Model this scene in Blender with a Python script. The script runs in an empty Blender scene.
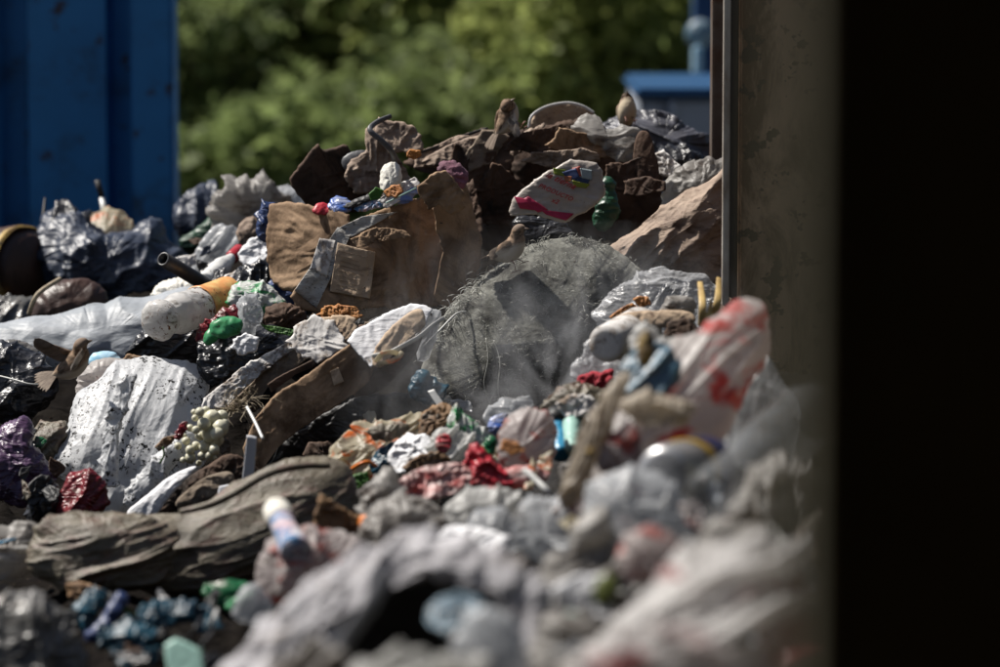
import bpy, math, random
import numpy as np
from mathutils import Vector, Matrix, Euler
R = math.radians
random.seed(7)
sc = bpy.context.scene
col = sc.collection

# ------------------------------------------------------------------ camera, light, exposure
CZ, PITCH, FL = 2.2, R(6.3), 135.0
K = 36.0 / FL / 1000.0
cam = bpy.data.cameras.new('camera'); co = bpy.data.objects.new('camera', cam); col.objects.link(co)
co.location = (0, 0, CZ); co.rotation_euler = (R(90) - PITCH, 0, 0)
cam.lens = FL; cam.sensor_width = 36; cam.clip_start = 0.05; cam.clip_end = 600
cam.dof.use_dof = True; cam.dof.focus_distance = 9.85; cam.dof.aperture_fstop = 2.15; cam.dof.aperture_blades = 0
sc.camera = co
SUN = Vector((-0.52, 0.20, 0.80)).normalized()          # towards the sun
el = math.asin(SUN.z); az = math.atan2(SUN.x, SUN.y)
w = bpy.data.worlds.new('World'); sc.world = w; w.use_nodes = True
nt = w.node_tree; bg = nt.nodes['Background']; sky = nt.nodes.new('ShaderNodeTexSky')
sky.sky_type = 'NISHITA'; sky.sun_disc = False; sky.sun_elevation = el; sky.sun_rotation = az
sky.air_density = 1.0; sky.dust_density = 1.5
nt.links.new(sky.outputs[0], bg.inputs[0]); bg.inputs[1].default_value = 0.046
sl = bpy.data.lights.new('sun', 'SUN'); sl.energy = 4.9; sl.angle = R(1.6); sl.color = (1.0, 0.95, 0.88)
so = bpy.data.objects.new('sun', sl); col.objects.link(so); so.location = (0, 8, 12)
so.rotation_euler = SUN.to_track_quat('Z', 'Y').to_euler()
sc.view_settings.view_transform = 'Standard'; sc.view_settings.look = 'None'
sc.view_settings.gamma = 1; sc.view_settings.use_curve_mapping = False
sc.view_settings.exposure = 0.6
sc.render.engine = 'CYCLES'
sc.cycles.use_denoising = True
sc.cycles.max_bounces = 8; sc.cycles.transparent_max_bounces = 12; sc.cycles.volume_bounces = 1
sc.cycles.volume_step_rate = 1.0; sc.cycles.caustics_reflective = False; sc.cycles.caustics_refractive = False

FW = np.array([0, math.cos(PITCH), -math.sin(PITCH)]); UP = np.array([0, math.sin(PITCH), math.cos(PITCH)])
def P(x, y, d):
    v = np.array([0, 0, CZ]) + d * (FW + (x - 500) * K * np.array([1., 0, 0]) - (y - 333.5) * K * UP)
    return v
DX = [0, 250, 500, 750]
DT = [[(700, 7.0), (600, 7.8), (520, 8.6), (430, 9.6), (330, 10.4), (290, 11), (250, 12), (200, 12.8)],
      [(700, 6.2), (600, 7.6), (520, 8.7), (440, 9.6), (340, 10.1), (280, 10.4), (220, 11.0), (180, 11.8)],
      [(700, 5.0), (600, 6.2), (500, 8.0), (430, 9.2), (380, 9.7), (250, 10.1), (180, 10.6), (130, 11.2)],
      [(700, 4.7), (600, 5.4), (500, 6.4), (400, 7.6), (330, 8.8), (290, 9.8), (200, 10.6), (140, 11.6)]]
def dep(x, y):
    c = [np.interp(y, [a for a, b in reversed(t)], [b for a, b in reversed(t)]) for t in DT]
    return float(np.interp(x, DX, c))

# ------------------------------------------------------------------ numpy noise
def _h(ix, iy, iz, s):
    h = (ix.astype(np.int64) * 374761393 + iy.astype(np.int64) * 668265263 + iz.astype(np.int64) * 2147483647 + s * 974634777) & 0xffffffff
    h = ((h ^ (h >> 13)) * 1274126177) & 0xffffffff
    h = ((h ^ (h >> 16)) * 2246822519) & 0xffffffff
    h ^= h >> 15
    return (h & 0xffffff) / float(0xffffff)
def vn(p, s=0):
    f = np.floor(p); t = p - f; i = f.astype(np.int64); t = t * t * t * (t * (t * 6 - 15) + 10)
    r = 0
    for a in (0, 1):
        wx = t[:, 0] if a else 1 - t[:, 0]
        for b in (0, 1):
            wy = t[:, 1] if b else 1 - t[:, 1]
            for c in (0, 1):
                wz = t[:, 2] if c else 1 - t[:, 2]
                r = r + wx * wy * wz * _h(i[:, 0] + a, i[:, 1] + b, i[:, 2] + c, s)
    return r * 2 - 1
def fbm(p, o=3, s=0):
    r = 0; a = 1.0; n = 0
    for k in range(o):
        r = r + a * vn(p * 2 ** k + k * 17.3, s + k); n += a; a *= .5
    return r / n
def facet(p, s=0):
    """continuous piecewise-planar crumple (difference of squared distances to the two nearest seeds)"""
    f = np.floor(p).astype(np.int64)
    d1 = np.full(len(p), 9.); d2 = np.full(len(p), 9.)
    for a in (-1, 0, 1):
        for b in (-1, 0, 1):
            for c in (-1, 0, 1):
                x, y, z = f[:, 0] + a, f[:, 1] + b, f[:, 2] + c
                q = (x + _h(x, y, z, s) - p[:, 0]) ** 2 + (y + _h(x, y, z, s + 11) - p[:, 1]) ** 2 + (z + _h(x, y, z, s + 23) - p[:, 2]) ** 2
                m = q < d1
                d2 = np.where(m, d1, np.minimum(d2, q)); d1 = np.where(m, q, d1)
    return np.clip(d2 - d1, 0, 1.2) - .35
def folds(p, s=0, k=3.):
    n = fbm(p, 2, s) * k
    return np.abs((n % 2) - 1) * 2 - 1
def crest(p, s=0):
    """thin sharp crests with smooth hollows between them, as in crumpled film"""
    q = p + .45 * np.stack([vn(p * .7, s + 41), vn(p * .7 + 5, s + 42), vn(p * .7 + 15, s + 43)], 1); r = 0
    for k, (f_, a_) in enumerate(((1, 1), (2.1, .4), (4.3, .14))):
        n = np.abs(vn(q * f_ + 3.1 * k, s + 50 + k)); r = r + a_ * np.clip(1 - n * 1.7, 0, 1) ** 2.4
    return r - .35
def crum(p, s=0, o=3):
    q = p + .35 * np.stack([vn(p * .8, s + 5), vn(p * .8 + 9, s + 6), vn(p * .8 + 19, s + 7)], 1)
    th = (s * 1.7) % 3.14; ca, sa = math.cos(th), math.sin(th); r = 0; a = 1.
    for k in range(o):
        st = ((1.5, .5), (.55, 1.5), (1.7, .7), (1, 1))[k]
        qq = np.stack([(q[:, 0] * ca + q[:, 2] * sa) * st[0], q[:, 1], (-q[:, 0] * sa + q[:, 2] * ca) * st[1]], 1)
        r = r - a * facet(qq * 1.9 ** k + 7.7 * k, s + 31 * k); a *= .5
    return r

# ------------------------------------------------------------------ materials
def N(nt, t, **kw):
    n = nt.nodes.new('ShaderNode' + t)
    for k, v in kw.items():
        if k.startswith('_'): n.inputs[k[1:].replace('_', ' ')].default_value = v
        else: setattr(n, k, v)
    return n
def M(name, c1, c2=None, rough=.5, spec=.5, var=20, speck=None, speck_s=220, speck_t=.62, prints=(), stain=None, stain_s=8, stain_t=.55,
      bump=.3, bump_s=60, crinkle=0, crinkle_s=30, trans=0, alpha=1, weave=0, weave_s=300, metal=0, stretch=(1, 1, 1), coat=0, ior=1.45, glass=0, streak=0):
    m = bpy.data.materials.new(name); m.use_nodes = True; nt = m.node_tree; L = nt.links.new
    b = nt.nodes['Principled BSDF']; out = nt.nodes['Material Output']
    tc = N(nt, 'TexCoord'); oi = N(nt, 'ObjectInfo')
    sc_ = N(nt, 'VectorMath', operation='SCALE'); L(oi.outputs['Location'], sc_.inputs[0]); sc_.inputs['Scale'].default_value = 7.3
    ad = N(nt, 'VectorMath', operation='ADD'); L(tc.outputs['Object'], ad.inputs[0]); L(sc_.outputs[0], ad.inputs[1])
    vec = ad.outputs[0]
    mp = N(nt, 'Mapping'); L(vec, mp.inputs[0]); mp.inputs['Scale'].default_value = stretch if stretch != (1, 1, 1) or not crinkle else (.55, 1, 1.35); mp.inputs['Rotation'].default_value = (0, (len(name) * .9) % 3.1 if crinkle and not weave else 0, 0); vs = mp.outputs[0]
    def noise(s, v=None, det=4, ro=.6, dist=0):
        n = N(nt, 'TexNoise'); n.inputs['Scale'].default_value = s; n.inputs['Detail'].default_value = det
        n.inputs['Roughness'].default_value = ro; n.inputs['Distortion'].default_value = dist
        L(v or vec, n.inputs['Vector']); return n.outputs[0]
    def thr(src, t, w=.03):
        r = N(nt, 'MapRange'); L(src, r.inputs[0]); r.inputs[1].default_value = t - w; r.inputs[2].default_value = t + w
        return r.outputs[0]
    def mix(fac, a, c):
        x = N(nt, 'Mix', data_type='RGBA'); L(fac, x.inputs[0])
        if isinstance(a, tuple): x.inputs[6].default_value = (*a, 1)
        else: L(a, x.inputs[6])
        x.inputs[7].default_value = (*c, 1); return x.outputs[2]
    if crinkle and not stain and max(c1) > .12 and name not in ('clear_film', 'specked_white_film'): stain, stain_s, stain_t = (.20, .17, .14), 26, .62
    c2 = c2 or tuple(v * .65 for v in c1)
    c = mix(thr(noise(var, vs), .5, .18), c1, c2)
    for (pc, ps, pt, seed) in prints:
        pm = N(nt, 'Mapping'); L(vec, pm.inputs[0]); pm.inputs['Location'].default_value = (seed, seed * 2, 0); pm.inputs['Scale'].default_value = (1, 1, 1.8)
        c = mix(thr(noise(ps, pm.outputs[0], 4, .6, .6), pt, .05), c, pc)
    if stain: c = mix(thr(noise(stain_s, vs, 6, .7, .5), stain_t, .07), c, stain)
    if speck:
        f_ = thr(noise(speck_s, None, 3, .7), speck_t, .015); mk_ = thr(noise(speck_s * .13, None, 2, .5), .47, .08)
        mu_ = N(nt, 'Math', operation='MULTIPLY'); L(f_, mu_.inputs[0]); L(mk_, mu_.inputs[1]); c = mix(mu_.outputs[0], c, speck)
    if not isinstance(c, tuple): L(c, b.inputs['Base Color'])
    b.inputs['Roughness'].default_value = rough; b.inputs['Specular IOR Level'].default_value = spec
    b.inputs['Metallic'].default_value = metal; b.inputs['Coat Weight'].default_value = coat; b.inputs['IOR'].default_value = ior
    if glass: b.inputs['Transmission Weight'].default_value = glass
    bp = None
    if bump:
        bp = N(nt, 'Bump'); bp.inputs['Strength'].default_value = bump; bp.inputs['Distance'].default_value = .004
        L(noise(bump_s, vs, 6, .65), bp.inputs['Height'])
    if crinkle:
        nz = N(nt, 'TexNoise'); nz.inputs['Scale'].default_value = crinkle_s * .6; L(vs, nz.inputs['Vector'])
        mx = N(nt, 'VectorMath', operation='MULTIPLY_ADD'); L(nz.outputs['Color'], mx.inputs[0]); mx.inputs[1].default_value = (.06,) * 3; L(vs, mx.inputs[2])
        for q, (s_, a_) in enumerate(((crinkle_s, 1), (crinkle_s * 2.6, .6))):
            v = N(nt, 'TexVoronoi', feature='DISTANCE_TO_EDGE'); v.inputs['Scale'].default_value = s_; L(mx.outputs[0], v.inputs['Vector'])
            b2 = N(nt, 'Bump'); b2.inputs['Strength'].default_value = crinkle * a_; b2.inputs['Distance'].default_value = .25 / s_; b2.invert = True
            L(v.outputs['Distance'], b2.inputs['Height'])
            if bp: L(bp.outputs[0], b2.inputs['Normal'])
            bp = b2
    if weave:
        wv = N(nt, 'TexWave'); wv.inputs['Scale'].default_value = weave_s; wv.inputs['Distortion'].default_value = 2.5; wv.inputs['Detail'].default_value = 3
        L(vs, wv.inputs['Vector'])
        b2 = N(nt, 'Bump'); b2.inputs['Strength'].default_value = weave; b2.inputs['Distance'].default_value = .003; L(wv.outputs[1], b2.inputs['Height'])
        if bp: L(bp.outputs[0], b2.inputs['Normal'])
        bp = b2
    if bp: L(bp.outputs[0], b.inputs['Normal'])
    last = b.outputs[0]
    if trans:
        t = N(nt, 'BsdfTranslucent'); L(c, t.inputs[0]); ms = N(nt, 'MixShader'); ms.inputs[0].default_value = trans
        L(last, ms.inputs[1]); L(t.outputs[0], ms.inputs[2]); last = ms.outputs[0]
        if bp: L(bp.outputs[0], t.inputs['Normal'])
    if alpha < 1:
        t = N(nt, 'BsdfTransparent'); ms = N(nt, 'MixShader')
        fr = N(nt, 'LayerWeight'); fr.inputs[0].default_value = .35
        mr = N(nt, 'MapRange'); L(fr.outputs['Facing'], mr.inputs[0]); mr.inputs[3].default_value = alpha; mr.inputs[4].default_value = min(1, alpha + .5)
        L(mr.outputs[0], ms.inputs[0]); L(t.outputs[0], ms.inputs[1]); L(last, ms.inputs[2]); last = ms.outputs[0]
        if bp: L(bp.outputs[0], fr.inputs['Normal'])
    L(last, out.inputs[0])
    return m
dirt = (.035, .025, .018)
F = {}
F['white'] = M('white_film', (.72, .72, .70), (.52, .51, .49), .38, var=14, crinkle=.32, crinkle_s=28, trans=.55, stain=(.28, .24, .2), stain_t=.66, speck=dirt, speck_t=.71, speck_s=160)
F['speck'] = M('specked_white_film', (.72, .73, .74), (.6, .61, .63), .42, var=10, crinkle=.3, crinkle_s=34, trans=.35, speck=(.012, .011, .01), speck_s=85, speck_t=.575, stretch=(1, 1, .6))
F['grime'] = M('grimy_white_film', (.55, .53, .50), (.30, .28, .26), .42, var=11, crinkle=.32, crinkle_s=22, trans=.55, stain=(.12, .09, .07), stain_t=.58, stain_s=12)
F['cream'] = M('yellowish_film', (.62, .56, .42), (.50, .46, .34), .4, var=12, crinkle=.32, crinkle_s=26, trans=.55, prints=(((.72, .18, .04), 16, .565, 3.1),))
F['beige'] = M('beige_film', (.60, .53, .43), (.42, .36, .29), .42, var=14, crinkle=.32, crinkle_s=22, trans=.55)
F['redp'] = M('red_printed_film', (.70, .66, .63), (.55, .52, .50), .4, var=12, crinkle=.32, crinkle_s=20, trans=.55, prints=(((.55, .08, .07), 9, .575, 6.4),), stain=(.2, .16, .13), stain_t=.64)
F['mar'] = M('maroon_printed_film', (.74, .72, .70), (.60, .58, .57), .4, var=9, crinkle=.32, crinkle_s=16, trans=.55, prints=(((.28, .07, .07), 6, .56, 5.3),), stain=(.16, .13, .1), stain_t=.62)
F['pink'] = M('pink_smeared_film', (.60, .56, .54), (.44, .38, .37), .42, var=12, crinkle=.32, crinkle_s=22, trans=.55, prints=(((.45, .12, .10), 14, .58, 2.2),))
F['redfilm'] = M('red_film', (.66, .60, .57), (.55, .12, .11), .38, var=30, crinkle=.3, crinkle_s=30, trans=.4)
F['darkred'] = M('dark_red_film', (.22, .012, .02), (.10, .008, .012), .3, var=25, crinkle=.8, crinkle_s=40, trans=.1)
F['purple'] = M('purple_film', (.11, .055, .12), (.05, .03, .06), .32, var=14, crinkle=.8, crinkle_s=34)
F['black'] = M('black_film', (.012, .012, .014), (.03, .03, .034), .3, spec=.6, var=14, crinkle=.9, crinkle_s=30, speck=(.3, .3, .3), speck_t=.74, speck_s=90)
F['navy'] = M('slate_film', (.018, .025, .045), (.05, .06, .085), .4, var=8, crinkle=.8, crinkle_s=16)
F['stripe'] = M('charcoal_film', (.03, .03, .036), (.12, .12, .14), .35, var=16, crinkle=.5, crinkle_s=20, stretch=(.4, 1, 1.6))
F['teal'] = M('teal_film', (.008, .075, .12), (.006, .025, .045), .35, var=16, crinkle=.7, crinkle_s=30, trans=.2)
F['blue'] = M('blue_film', (.02, .09, .38), (.3, .32, .4), .35, var=30, crinkle=.7, crinkle_s=40)
F['dblue'] = M('dark_blue_film', (.015, .03, .10), (.03, .05, .13), .4, var=16, crinkle=.6, crinkle_s=30)
F['green'] = M('green_film', (.02, .20, .07), (.012, .10, .04), .3, var=16, crinkle=.6, crinkle_s=30, trans=.2)
F['dgreen'] = M('dark_green_film', (.01, .07, .03), (.008, .03, .015), .4, var=16, crinkle=.5, crinkle_s=24)
F['greenp'] = M('green_printed_film', (.66, .67, .64), (.50, .51, .48), .4, var=16, crinkle=.5, crinkle_s=34, trans=.2, prints=(((.03, .28, .09), 22, .55, 4.4),), speck=dirt, speck_t=.69)
F['grey'] = M('grey_film', (.34, .36, .39), (.25, .27, .29), .5, var=7, crinkle=.35, crinkle_s=12, stain=(.06, .06, .06), stain_t=.66, speck=(.03, .03, .03), speck_t=.72)
F['greyg'] = M('glossy_grey_film', (.15, .145, .14), (.06, .06, .055), .3, var=10, crinkle=.7, crinkle_s=18)
F['mud'] = M('muddy_sackcloth', (.175, .15, .105), (.07, .058, .04), .42, var=14, crinkle=.3, crinkle_s=20, stain=(.13, .085, .065), stain_s=18, stain_t=.56, bump=.7, bump_s=120, stretch=(.8, 1, 1.7))
F['clear'] = M('clear_film', (.75, .76, .78), (.55, .55, .56), .18, spec=.8, var=18, crinkle=.9, crinkle_s=24, alpha=.16)
F['hazy'] = M('cloudy_film', (.68, .70, .72), (.45, .46, .48), .28, spec=.7, var=12, crinkle=.32, crinkle_s=20, alpha=.55, trans=.55, stain=(.2, .18, .16), stain_t=.64)
F['card'] = M('wet_cardboard', (.36, .245, .155), (.24, .16, .10), .8, spec=.2, var=12, bump=.5, bump_s=90, stain=(.12, .075, .045), stain_s=7, stain_t=.53, weave=.04, weave_s=60, stretch=(1, 1, .8), speck=(.04, .03, .02), speck_t=.72, speck_s=120)
F['cardp'] = M('pale_cardboard', (.50, .38, .27), (.38, .285, .2), .8, spec=.2, var=18, bump=.4, bump_s=110, stain=(.2, .14, .1), stain_s=16, stain_t=.6, weave=.1, weave_s=150, speck=(.05, .03, .02), speck_t=.7, speck_s=140)
F['cardg'] = M('greyed_cardboard', (.235, .19, .145), (.16, .125, .095), .85, spec=.2, var=14, bump=.5, bump_s=90, stain=(.07, .05, .035), stain_t=.6, stretch=(1, 1, 2.2))
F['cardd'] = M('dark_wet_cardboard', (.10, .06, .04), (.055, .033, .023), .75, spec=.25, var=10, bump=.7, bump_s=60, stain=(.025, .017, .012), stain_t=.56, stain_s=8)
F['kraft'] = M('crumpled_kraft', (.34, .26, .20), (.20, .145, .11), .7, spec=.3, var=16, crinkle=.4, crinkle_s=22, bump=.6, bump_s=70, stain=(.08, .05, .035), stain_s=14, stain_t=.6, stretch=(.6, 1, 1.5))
F['paper'] = M('dirty_paper', (.66, .64, .62), (.50, .48, .46), .75, spec=.2, var=20, bump=.12, bump_s=90, stain=(.22, .17, .13), stain_s=18, stain_t=.57, speck=dirt, speck_t=.64, speck_s=110)
F['paperc'] = M('clean_paper', (.76, .76, .77), (.62, .62, .64), .6, var=20, bump=.3, crinkle=.3, crinkle_s=30, speck=dirt, speck_t=.7)
F['tape'] = M('grey_tape', (.52, .52, .50), (.30, .28, .25), .6, var=30, bump=.4, bump_s=60, speck=(.1, .09, .08), speck_t=.6, speck_s=90, crinkle=.4, crinkle_s=50)
F['sack'] = M('woven_sack', (.27, .27, .24), (.12, .12, .105), .8, spec=.2, var=40, bump=1.0, bump_s=220, weave=.6, weave_s=160, stain=(.045, .043, .038), stain_s=10, stain_t=.55, stretch=(.7, 1, 1.3))
F['fibre'] = M('fibre', (.55, .55, .50), (.2, .2, .18), .7, bump=0)
F['straw'] = M('straw', (.42, .36, .26), (.22, .17, .11), .7, bump=0, var=60)
F['rib'] = M('pale_ribbon', (.55, .55, .52), (.4, .4, .38), .4, bump=.2)
F['pipe'] = M('black_pipe', (.022, .022, .025), (.04, .04, .042), .4, spec=.6, bump=.15, speck=(.12, .1, .08), speck_t=.7)
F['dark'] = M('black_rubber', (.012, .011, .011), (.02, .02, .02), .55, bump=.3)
F['hose'] = M('grey_rubber', (.10, .10, .105), (.06, .06, .065), .45, bump=.2, speck=(.02, .02, .02), speck_t=.62)
F['brown'] = M('brown_leather', (.06, .03, .02), (.03, .016, .012), .4, bump=.5)
F['ochre'] = M('ochre_edge', (.36, .24, .05), (.12, .07, .03), .6, bump=.3, stain=dirt, stain_t=.52, stain_s=14)
F['orange'] = M('orange_plastic', (.75, .22, .02), (.6, .14, .02), .4, bump=.2)
F['peel'] = M('orange_peel', (.42, .17, .03), (.22, .07, .015), .6, bump=.5, bump_s=200)
F['red'] = M('red_plastic', (.46, .025, .04), (.30, .015, .025), .4, bump=.2, crinkle=.2)
F['redcloth'] = M('red_fabric', (.35, .015, .03), (.2, .01, .02), .8, bump=.6, weave=.3, weave_s=200)
F['lblue'] = M('light_blue_plastic', (.22, .48, .66), (.5, .6, .66), .4, bump=.1)
F['bgrey'] = M('blue_grey_film', (.20, .26, .31), (.03, .10, .15), .35, var=10, crinkle=.5, crinkle_s=24)
F['cyan'] = M('blue_plastic', (.03, .25, .42), (.02, .16, .3), .4, bump=.1)
F['mint'] = M('mint_plastic', (.30, .48, .42), (.24, .4, .35), .4, bump=.1)
F['gplast'] = M('bright_green_plastic', (.07, .33, .15), (.03, .22, .07), .4, var=60, bump=.2, trans=.2, speck=dirt, speck_t=.62, speck_s=120)
F['olive'] = M('olive_plastic', (.10, .12, .02), (.06, .07, .01), .5, bump=.1)
F['foam'] = M('polystyrene', (.72, .70, .64), (.6, .57, .5), .6, bump=.5, bump_s=150, speck=dirt, speck_t=.68)
F['grape'] = M('cream_bulb_plastic', (.66, .64, .50), (.56, .54, .41), .42, spec=.5, bump=.2, bump_s=80, speck=(.08, .06, .03), speck_t=.66, speck_s=120, trans=.15)
F['wplast'] = M('white_plastic', (.68, .68, .66), (.55, .55, .53), .35, bump=.15, speck=dirt, speck_t=.7)
F['bottle'] = M('milky_bottle_plastic', (.74, .73, .71), (.58, .56, .54), .25, spec=.6, bump=.2, speck=(.14, .05, .015), speck_t=.60, speck_s=60, trans=.3, crinkle=.2, crinkle_s=30)
F['clearp'] = M('clear_bottle_plastic', (.35, .36, .37), (.2, .21, .22), .1, spec=.9, bump=.1, alpha=.05, crinkle=.3, crinkle_s=22)
F['olabel'] = M('orange_label', (.62, .42, .16), (.62, .20, .06), .4, var=24, bump=.1)
F['rblabel'] = M('striped_label', (.50, .54, .58), (.46, .26, .26), .5, var=38, stain=(.05, .14, .28), stain_s=26, stain_t=.50, bump=.1)
F['soil'] = M('dark_litter_soil', (.012, .010, .008), (.005, .004, .004), .95, spec=.05, var=14, bump=1., bump_s=60, speck=(.16, .13, .10), speck_t=.72, speck_s=70, crinkle=.5, crinkle_s=20)
F['leafb'] = M('dead_leaf', (.20, .11, .045), (.11, .06, .03), .7, bump=.5, crinkle=.4)
F['leafg'] = M('fresh_green_leaf', (.07, .20, .02), (.04, .12, .02), .5, bump=.3, trans=.3)
F['yell'] = M('yellow_strip', (.48, .34, .13), (.30, .20, .08), .5, bump=.3)
F['cloth'] = M('dark_grey_cloth', (.50, .49, .51), (.26, .25, .265), .75, bump=.6, bump_s=60, crinkle=.3, crinkle_s=10)
F['metalg'] = M('tin', (.42, .42, .43), (.3, .3, .3), .35, metal=.6, bump=.2)
F['gold'] = M('gold_rim', (.50, .34, .05), (.35, .2, .03), .35, metal=.3, bump=.1)
F['nblue'] = M('navy_plastic', (.02, .03, .10), (.02, .02, .05), .3, bump=.1)
F['wood'] = M('painted_slat', (.50, .51, .54), (.40, .40, .42), .6, bump=.3, stretch=(1, 1, .2))
F['purpc'] = M('mauve_cloth', (.26, .10, .15), (.12, .06, .08), .8, bump=.8, bump_s=120)
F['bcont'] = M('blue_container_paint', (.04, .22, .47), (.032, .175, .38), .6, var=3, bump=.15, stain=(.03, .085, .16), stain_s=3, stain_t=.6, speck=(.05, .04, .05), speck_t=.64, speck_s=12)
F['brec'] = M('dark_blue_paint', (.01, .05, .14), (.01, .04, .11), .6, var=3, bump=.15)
F['bskip'] = M('grey_blue_paint', (.33, .36, .42), (.27, .30, .35), .6, var=3, bump=.1)
F['brim'] = M('bright_blue_paint', (.008, .06, .15), (.008, .05, .13), .5, bump=.1)
F['conc'] = M('stained_concrete', (.42, .29, .19), (.28, .19, .125), .9, spec=.15, var=4, bump=.5, bump_s=30, stain=(.09, .05, .028), stain_s=5, stain_t=.51, speck=(.02, .015, .012), speck_s=16, speck_t=.60, stretch=(1.6, 1, .55))
F['steel'] = M('rusty_steel', (.12, .10, .085), (.07, .045, .03), .6, var=12, bump=.3, stain=(.08, .035, .015), stain_t=.6)
F['edge'] = M('worn_steel_edge', (.5, .47, .42), (.26, .21, .16), .7, var=30, bump=.2, stretch=(1, 1, .3))  # sunlight on the strip is put into its pale tone
F['panel'] = M('dark_door_paint', (.16, .15, .11), (.12, .115, .085), .9, spec=.05, bump=.1)
F['road'] = M('grey_ground', (.16, .16, .15), (.10, .10, .09), .9, spec=.1, var=.6, bump=.6, bump_s=20)
F['trunk'] = M('bark', (.10, .07, .05), (.06, .04, .03), .9, bump=1, bump_s=20)

# ------------------------------------------------------------------ mesh building
def link(name, me, mat, parent=None, loc=(0, 0, 0), smooth=True):
    o = bpy.data.objects.new(name, me); col.objects.link(o)
    if mat is not None: me.materials.append(mat)
    o.location = loc
    if parent is not None:
        o.parent = parent; o.location = Vector(loc) - parent.location
    me.polygons.foreach_set('use_smooth', [smooth] * len(me.polygons))
    return o
def mesh(name, v, f, mat, parent=None, loc=(0, 0, 0), smooth=True):
    me = bpy.data.meshes.new(name)
    v = np.asarray(v, dtype=np.float32); f = np.asarray(f, dtype=np.int32) if not isinstance(f, list) else f
    if isinstance(f, list): me.from_pydata([tuple(map(float, a)) for a in v], [], f)
    else:
        n, k = f.shape
        me.vertices.add(len(v)); me.vertices.foreach_set('co', v.ravel())
        me.loops.add(n * k); me.loops.foreach_set('vertex_index', f.ravel())
        me.polygons.add(n); me.polygons.foreach_set('loop_start', np.arange(0, n * k, k, dtype=np.int32))
        me.polygons.foreach_set('loop_total', np.full(n, k, dtype=np.int32))
        me.update(calc_edges=True)
    me.validate()
    return link(name, me, mat, parent, loc, smooth)
def tag(o, label, cat, group=None, kind=None):
    if label: o['label'] = label
    if cat: o['category'] = cat
    if group: o['group'] = group
    if kind: o['kind'] = kind
    return o
def thing(name, label, cat, loc, group=None):
    o = bpy.data.objects.new(name, None); col.objects.link(o); o.location = loc; o.empty_display_size = .1
    return tag(o, label, cat, group)
def chaikin(p, n, keep=()):
    for _ in range(n):
        q = np.roll(p, -1, 0)
        p = np.stack([p * .75 + q * .25, p * .25 + q * .75], 1).reshape(-1, 2)
    return p
def resample(p, n):
    q = np.vstack([p, p[:1]]); s = np.r_[0, np.cumsum(np.hypot(*np.diff(q, axis=0).T))]
    t = np.linspace(0, s[-1], n, endpoint=False)
    return np.stack([np.interp(t, s, q[:, 0]), np.interp(t, s, q[:, 1])], 1)
def vnorm(v, f):
    a, b, c, d = (v[f[:, i]] for i in range(4))
    n = np.cross(c - a, d - b)
    out = np.zeros_like(v)
    for i in range(4):
        for k in range(3): out[:, k] += np.bincount(f[:, i], n[:, k], len(v))
    return out / (np.linalg.norm(out, axis=1, keepdims=True) + 1e-12)
SEED = [1]
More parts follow.
